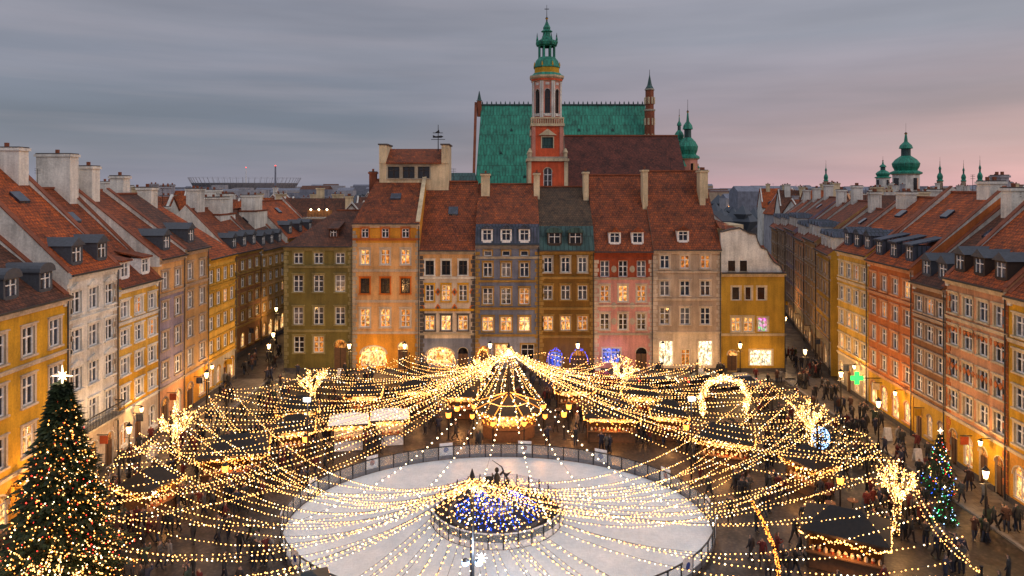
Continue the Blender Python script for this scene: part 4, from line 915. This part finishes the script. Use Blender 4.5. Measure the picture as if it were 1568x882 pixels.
for k in range(n):
    a=k*math.pi/4+math.pi/8; a2=a+math.pi/4
    for i in range(26):
        u=i/26; x=KR*((1-u)*math.cos(a)+u*math.cos(a2)); y=KR*((1-u)*math.sin(a)+u*math.sin(a2)); g.octa((cx+x,cy+y,2.35-.28*abs(math.sin(u*math.pi*3))),.065,'bulb_orange' if i%4 else 'bulb_white')
        g.octa((cx+x*.82,cy+y*.82,1.25+R.uniform(0,.7)),.065,'bulb_orange')
        r_=KR-(KR-.3)*u; zz=2.56+1.02*u; g.octa((cx+r_*math.cos(a),cy+r_*math.sin(a),zz),.045,'bulb_orange')
        if i%2: g.octa((cx+x*.62,cy+y*.62,2.98),.04,'bulb_warm')
    x,y=cx+3.5*math.cos(a),cy+3.5*math.sin(a); g.lathe(x,y,[(.05,0,'dark_metal'),(.05,1.7,'dark_metal'),(.2,1.85,'bulb_orange'),(.2,2.15,'bulb_orange'),(.04,2.3,'dark_metal')],8)
ob=g.build('octagonal_kiosk',uv=False)
for a in(-2.4,-1.57,-.7,1.5): point_light('kiosk_lamp',(cx+3.7*math.cos(a),cy+3.7*math.sin(a),2.1),150,(1,.4,.11),.12,ob)
for x,y in((-5.6,60.2),(4.6,60.4),(-16.5,54.5),(14.6,57.2),(-5.0,62),(5.2,62.5),(-20.5,48.8),(22.5,46.8)):
    g=MB(); g.lathe(x,y,[(.25,0,'dark_metal'),(.06,.1,'dark_metal'),(.06,1.9,'dark_metal'),(.2,2.0,'dark_metal'),(.22,2.1,'bulb_orange'),(.26,2.45,'bulb_orange'),(.05,2.65,'dark_metal')],8); ob=g.build('patio_heater',uv=False); point_light('heater_glow',(x,y-.4,2.2),60,(1,.36,.08),.1,ob)
for i in range(16):
    x,y=R.choice([(-23+R.uniform(-3,4),R.uniform(41,50)),(23+R.uniform(-4,3),R.uniform(44,54)),(R.uniform(-7,7),R.uniform(64.8,66)),(18+R.uniform(-3,3),59+R.uniform(-1.5,1.5))])
    g=MB(); g.lathe(x,y,[(.28,0,'dark_metal'),(.26,.04,'dark_metal'),(.04,.06,'dark_metal'),(.04,1.05,'dark_metal'),(.36,1.06,'brown_wood'),(.36,1.1,'brown_wood')],12); g.lathe(x+.1,y,[(.04,1.1,'cream'),(.05,1.22,'cream')],6); g.build('standing_table',uv=False)

# ------------------------------------------------------------------ street lamps
def lamp(x,y,h=4.3,power=430,name='street_lamp'):
    g=MB(); g.lathe(x,y,[(.24,0,'dark_metal'),(.22,.25,'dark_metal'),(.12,.5,'dark_metal'),(.13,1.0,'dark_metal'),(.07,1.1,'dark_metal'),(.05,h-.5,'dark_metal'),(.1,h-.45,'dark_metal'),(.04,h-.35,'dark_metal')],8)
    g.tube((x-.35,y,h-.7),(x+.35,y,h-.7),.03,.03,'dark_metal')
    g.lathe(x,y,[(.12,h-.35,'dark_metal'),(.13,h-.3,'lamp_globe'),(.22,h+.15,'lamp_globe'),(.27,h+.18,'dark_metal'),(.08,h+.38,'dark_metal'),(.02,h+.5,'dark_metal')],6)
    ob=g.build(name,uv=False); point_light('lamp_bulb',(x,y-.32,h),power,(1,.56,.21),.14,ob)
for a in((29.9,43.1),(-29.4,65.7),(-28.6,51),(30.6,57),(31.8,66),(32.2,75),(-27.6,77.5),(-18.5,77.6),(-12.2,77.6),(-2.5,77.8),(7.5,77.8),(17.2,77.8),(26,77.8),(-29.2,83.5)): lamp(*a)
lamp(36.0,90,5,300); lamp(-33.5,97,5,260); lamp(41.5,106,5,260)
for x,y in((-31.2,44),(-31.2,57.5),(-31.2,71),(34.3,50),(34.8,62),(35.6,71),(-31.2,38)):
    g=MB(); sgn=1 if x<0 else -1; F=Frame((x-sgn*.75,y,0),(0,1,0),(sgn,0,0)); g.tube(F.p(0,3.9,0),F.p(0,3.9,.7),.03,.03,'dark_metal'); g.lathe(x,y,[(.1,3.4,'dark_metal'),(.18,3.75,'lamp_globe'),(.05,3.9,'dark_metal')],6)
    ob=g.build('wall_lantern',uv=False); point_light('lantern_bulb',(x+sgn*.5,y,3.55),240,(1,.52,.18),.1,ob)
g=MB()
for u,w in((572,38),(676,40),(740,18),(850,24),(886,26)):
    c=fx(u); hw=w*K/2; mat='neon_blue' if u>800 else 'bulb_warm'
    for i in range(90 if u<800 else 60):
        t=math.pi*R.random(); g.octa((c+hw*1.08*math.cos(t),Y0-.3+R.uniform(-.1,.1),1.2+1.7*math.sin(t)+R.gauss(0,.08)),.05,mat if u>800 or R.random()<.5 else 'bulb_orange')
    if u<700:
        for i in range(60): g.octa((c+R.uniform(-hw,hw)*1.1,Y0-1.6+R.gauss(0,.1),1.0+.3*math.sin(i*.6)+R.uniform(-.1,.1)),.045,'bulb_orange')
g.build('shopfront_garland',uv=False)
point_light('blue_shop_glow',(fx(868),Y0-1.5,2.4),60,(.15,.15,1),.1); point_light('blue_shop_glow',(fx(936),Y0-1.5,2.4),40,(.2,.2,1),.1)
for u in(572,676,1020,1080,1165): point_light('shop_glow',(fx(u),Y0-1.3,2.2),100,(1,.58,.24),.12)
g=MB(); F=Frame((33.6,66.5,0),(1,0,0),(0,-1,0)); g.plate(F,[(-.2,3.1),(.2,3.1),(.2,3.5),(.6,3.5),(.6,3.9),(.2,3.9),(.2,4.3),(-.2,4.3),(-.2,3.9),(-.6,3.9),(-.6,3.5),(-.2,3.5)],-.08,.08,'cross_green'); g.box(F,.6,2.3,3.66,3.74,-.03,.03,'dark_metal'); g.build('pharmacy_sign')
for x,y in((-29.8,43.5),(-29.5,56),(-29.9,60.5),(32.8,55.2),(33,60),(-20,79.5),(10,79.5),(22,79.6)):
    g=MB(); F=Frame((x-.3,y,.12),(1,0,0),(0,-1,0)); g.hexa([F.p(0,0,.3),F.p(.6,0,.3),F.p(.6,0,.26),F.p(0,0,.26),F.p(0,1.05,.04),F.p(.6,1.05,.04),F.p(.6,1.05,0),F.p(0,1.05,0)],'white_paint'); g.hexa([F.p(0,0,-.3),F.p(.6,0,-.3),F.p(.6,0,-.26),F.p(0,0,-.26),F.p(0,1.05,-.04),F.p(.6,1.05,-.04),F.p(.6,1.05,-.002),F.p(0,1.05,-.002)],'white_paint'); g.build('sandwich_board')
def car(x,y,ang,paint):
    g=MB(); F=Frame((x,y,0),(math.cos(ang),math.sin(ang),0),(math.sin(ang),-math.cos(ang),0))
    body=[(-2.1,.35),(2.1,.3),(2.15,.62),(1.95,.82),(1.05,.92),(-1.55,.98),(-2.1,.92),(-2.18,.6)]
    a=[F.p(s,z,.85) for s,z in body]; b2=[F.p(s,z,-.85) for s,z in body]; g.poly(a,paint); g.poly(b2[::-1],paint)
    for i in range(8): j=(i+1)%8; g.poly([a[i],b2[i],b2[j],a[j]],paint)
    cab=[(-1.75,.97),(1.0,.91),(.35,1.42),(-1.15,1.46)]
    lo=.80; hi=.62
    A=[F.p(cab[0][0],cab[0][1],lo),F.p(cab[1][0],cab[1][1],lo),F.p(cab[2][0],cab[2][1],hi),F.p(cab[3][0],cab[3][1],hi)]; B=[F.p(cab[0][0],cab[0][1],-lo),F.p(cab[1][0],cab[1][1],-lo),F.p(cab[2][0],cab[2][1],-hi),F.p(cab[3][0],cab[3][1],-hi)]
    g.poly(A,'glass_black'); g.poly(B,'glass_black'); g.poly([A[1],B[1],B[2],A[2]],'glass_black'); g.poly([A[0],B[0],B[3],A[3]],'glass_black')
    g.hexa([F.p(-1.17,1.45,.63),F.p(.37,1.41,.63),F.p(.37,1.41,-.63),F.p(-1.17,1.45,-.63),F.p(-1.1,1.51,.58),F.p(.28,1.47,.58),F.p(.28,1.47,-.58),F.p(-1.1,1.51,-.58)],paint)
    for s in(-.35,): g.hexa([F.p(s-.04,.94,.805),F.p(s+.04,.94,.805),F.p(s+.04,.94,.78),F.p(s-.04,.94,.78),F.p(s-.04,1.44,.64),F.p(s+.04,1.44,.64),F.p(s+.04,1.44,.61),F.p(s-.04,1.44,.61)],paint)
    for s in(-1.3,1.3):
        for o in(.72,-.88):
            pts=[(s+.32*math.cos(t*math.pi/7),.32+.32*math.sin(t*math.pi/7)) for t in range(14)]; g.plate(F,pts,o,o+.18,'darkstone')
            pts=[(s+.18*math.cos(t*math.pi/7),.32+.18*math.sin(t*math.pi/7)) for t in range(14)]; g.plate(F,pts,o-.01,o+.19,'hazelight')
    for o in(.6,-.6): g.box(F,2.08,2.17,.6,.74,o-.16,o+.16,'bulb_white'); g.box(F,-2.2,-2.1,.7,.86,o-.16,o+.16,'bulb_red')
    g.build('parked_car')
plain('car_black',(.02,.02,.025),.25,.2); plain('car_red',(.3,.02,.02),.25,.2); plain('car_silver',(.35,.36,.38),.3,.4)
car(fx(918),76.8,.1,'car_red'); car(fx(992),76.4,0,'car_black'); car(fx(1060),76.2,.05,'car_black'); car(fx(1105),76.0,3.1,'car_silver'); car(fx(870),76.6,0,'car_silver')

# ------------------------------------------------------------------ people
plain('skin',(.36,.21,.145),.6); plain('hair',(.04,.025,.015),.7); plain('shoe',(.02,.02,.02),.6)
coats=[(.02,.02,.025),(.025,.03,.055),(.10,.015,.015),(.07,.065,.06),(.14,.10,.065),(.03,.03,.03),(.18,.17,.16),(.03,.05,.035),(.06,.028,.02),(.015,.015,.018),(.03,.028,.03)]
for i,c in enumerate(coats): plain('coat%d'%i,c,.85)
for i,c in enumerate([(.02,.02,.03),(.02,.03,.055),(.035,.028,.025)]): plain('trouser%d'%i,c,.85)
def person_mesh(st,arm,ci,ti,hat):
    V=[];E=[];Rd=[]
    def v(p,r,par=None):
        V.append(p);Rd.append(r); 
        if par is not None:E.append((par,len(V)-1))
        return len(V)-1
    pel=v((0,0,.95),.165); sp=v((0,0,1.15),.15,pel); ch=v((0,.01,1.36),.17,sp); nk=v((0,.0,1.50),.062,ch); hd=v((0,.015,1.60),.095,nk); ht=v((0,.005,1.70),.088,hd)
    nose=v((0,.12,1.60),.02,hd)
    for sx in(-1,1):
        f=st*sx; hp=v((sx*.1,0,.88),.115,pel); kn=v((sx*.105,.5*f*.5+.03,.49),.078,hp); an=v((sx*.105,f*.55-(.08 if f<0 else 0),.09+(.06 if f<0 else 0)),.05,kn); v((sx*.115,f*.55+.15-(.08 if f<0 else 0),.045),.04,an)
        sh=v((sx*.19,0,1.41),.085,ch); g_=-f
        if arm=='hold' : el=v((sx*.25,.05,1.15),.062,sh); wr=v((sx*.12,.27,1.18),.042,el); v((sx*.05,.32,1.22),.038,wr)
        elif arm=='up' and sx>0: el=v((sx*.28,.15,1.35),.06,sh); wr=v((sx*.16,.32,1.5),.042,el); v((sx*.14,.36,1.58),.036,wr)
        else: el=v((sx*.26,g_*.12-.02,1.13),.062,sh); wr=v((sx*.27,g_*.3+.06,.9),.042,el); v((sx*.265,g_*.34+.08,.8),.036,wr)
    me=bpy.data.meshes.new('tmp'); me.from_pydata(V,E,[]); ob=bpy.data.objects.new('tmp',me); sc.collection.objects.link(ob)
    ob.modifiers.new('s','SKIN'); sub=ob.modifiers.new('u','SUBSURF'); sub.levels=1
    for i,r in enumerate(Rd): me.skin_vertices[0].data[i].radius=(r,r*(.8 if i in(0,1,2) else 1))
    me.skin_vertices[0].data[0].use_root=True
    dg=bpy.context.evaluated_depsgraph_get(); m2=bpy.data.meshes.new_from_object(ob.evaluated_get(dg)); bpy.data.objects.remove(ob)
    m2.materials.clear()
    for k in('skin','hair' if not hat else 'coat%d'%((ci+2)%9),'coat%d'%ci,'trouser%d'%ti,'shoe'): m2.materials.append(M[k])
    for p in m2.polygons:
        c=p.center; p.use_smooth=True
        if c.z>1.5: k=1 if (c.z>1.66 or c.y<-.015) else 0
        elif c.z>.74: k=2
        elif c.z>.12: k=3
        else: k=4
        if c.z<.87 and abs(c.x)>.2: k=0
        p.material_index=k
    return m2
pm=[]
for i in range(20): pm.append(person_mesh(R.choice([0,.35,.5,.6,.25]),R.choice(['n','n','hold','up']),R.randrange(11),R.randrange(3),R.random()<.5))
def okpos(x,y):
    if ((x-RC.x)/(RA+.9))**2+((y-RC.y)/(RB+.9))**2<1: return False
    if math.hypot(x-M1.x,y-M1.y)<3.8: return False
    for a,b_ in((-21.4,52.6),(19.8,40.5),(17.2,55),(8.8,60.6),(20.4,65.5)):
        if math.hypot(x-a,y-b_)<2.5: return False
    for o in ((-24.9,37.8,3.2),(-24.6,46.5,1.5),(-18.2,57.2,1.6),(-19.5,62.2,1.7),(14.0,60.9,1.6),(21.9,50.2,1.6),(-14,58.6,1.6),(-10.7,59.8,1.6),(-10.5,34.9,1.3),(31,49.4,1.3),(6.2,68.5,1.8),(-9.5,68.5,1.8),(-5,66.5,1.6),(-14.5,66.8,1.6),(12.5,66.5,1.6)):
        if math.hypot(x-o[0],y-o[1])<o[2]: return False
    return True
cnt=0
zones=[(-27,27,57,72,170),(-28,-14,36,60,95),(14,29,36,60,95),(-31.5,-27,40,78,18),(28,34,40,78,55),(-26,30,75.5,81,42),(34,37.5,80,95,18),(-33,-29,80,90,8)]
for x0,x1,y0,y1,n in zones:
    for i in range(n):
        for t in range(20):
            x,y=R.uniform(x0,x1),R.uniform(y0,y1)
            if okpos(x,y): break
        else: continue
        grp=R.choice([1,1,2,3])
        a=R.uniform(0,6.28)
        for q in range(grp):
            xx,yy=x+R.uniform(-.7,.7)*(q>0),y+R.uniform(-.7,.7)*(q>0)
            if not okpos(xx,yy): continue
            if 75.2<yy<77.7 and 5<xx<27: continue
            ob=bpy.data.objects.new('pedestrian',R.choice(pm)); zz=.12 if (xx<-28.2 or xx>31.6) and yy<79 else 0
            if yy>78.6 and -27.2<xx<32.8: zz=.12
            ob.location=(xx,yy,zz); ob.rotation_euler=(0,0,a+R.uniform(-.6,.6)+q*1.2); s=R.uniform(.9,1.07); ob.scale=(s,s,s); sc.collection.objects.link(ob); cnt+=1
print('people',cnt)

# ------------------------------------------------------------------ sky + sun
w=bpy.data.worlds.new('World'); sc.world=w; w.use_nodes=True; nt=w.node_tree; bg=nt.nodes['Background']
sky=nt.nodes.new('ShaderNodeTexSky'); sky.sky_type='NISHITA'; sky.sun_disc=False; sky.sun_elevation=math.radians(3); sky.sun_rotation=math.radians(75)
g_=tc(nt,'Generated'); sp=nt.nodes.new('ShaderNodeSeparateXYZ'); nt.links.new(g_,sp.inputs[0]); X_,Y_,Z_=sp.outputs
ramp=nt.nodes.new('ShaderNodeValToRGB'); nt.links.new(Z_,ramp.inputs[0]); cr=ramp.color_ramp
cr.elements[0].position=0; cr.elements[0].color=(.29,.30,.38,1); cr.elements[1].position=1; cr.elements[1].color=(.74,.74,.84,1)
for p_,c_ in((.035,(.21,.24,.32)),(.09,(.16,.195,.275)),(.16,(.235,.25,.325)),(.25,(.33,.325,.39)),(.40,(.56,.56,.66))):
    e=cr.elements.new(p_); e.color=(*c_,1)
az=mapr(nt,X_,-.2,.55,0,1); el=mapr(nt,Z_,.0,.20,1,0)
glow=math2(nt,'MULTIPLY',az,el)
c=mix(nt,'MIX',glow,ramp.outputs[0],(.78,.47,.50))
mp=mapping(nt,g_,(.9,.9,9)); n1=noise(nt,mp,1.5,5,.5); n2=noise(nt,mapping(nt,g_,(1.2,1.2,22)),1.2,5,.5); n3=noise(nt,mapping(nt,g_,(.8,.8,5)),3.0,6,.5)
c=mix(nt,'MIX',mapr(nt,n1,.44,.68,0,.42),c,(.145,.17,.24))
c=mix(nt,'MIX',mapr(nt,n2,.52,.70,0,.28),c,(.40,.36,.42))
c=mix(nt,'MULTIPLY',.4,c,mapr(nt,n3,.35,.65,.8,1.22))
nm=nt.nodes.new('ShaderNodeVectorMath'); nm.operation='SCALE'; nt.links.new(sky.outputs[0],nm.inputs[0]); nm.inputs['Scale'].default_value=.03
c=mix(nt,'ADD',1.0,c,nm.outputs[0])
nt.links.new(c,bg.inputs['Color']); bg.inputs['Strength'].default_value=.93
s=bpy.data.lights.new('sun','SUN'); s.energy=.55; s.angle=math.radians(20); s.color=(1,.84,.74)
so=bpy.data.objects.new('sun',s); sc.collection.objects.link(so); so.rotation_euler=Vector((-.72,.60,-.5)).to_track_quat('-Z','Y').to_euler()

cam=bpy.data.cameras.new('camera'); co=bpy.data.objects.new('camera',cam); sc.collection.objects.link(co)
co.location=(0,0,H); co.rotation_euler=(math.radians(90),0,0); cam.sensor_width=36; cam.lens=24; cam.shift_y=-156/1568; cam.clip_end=9000; cam.clip_start=.5
sc.camera=co
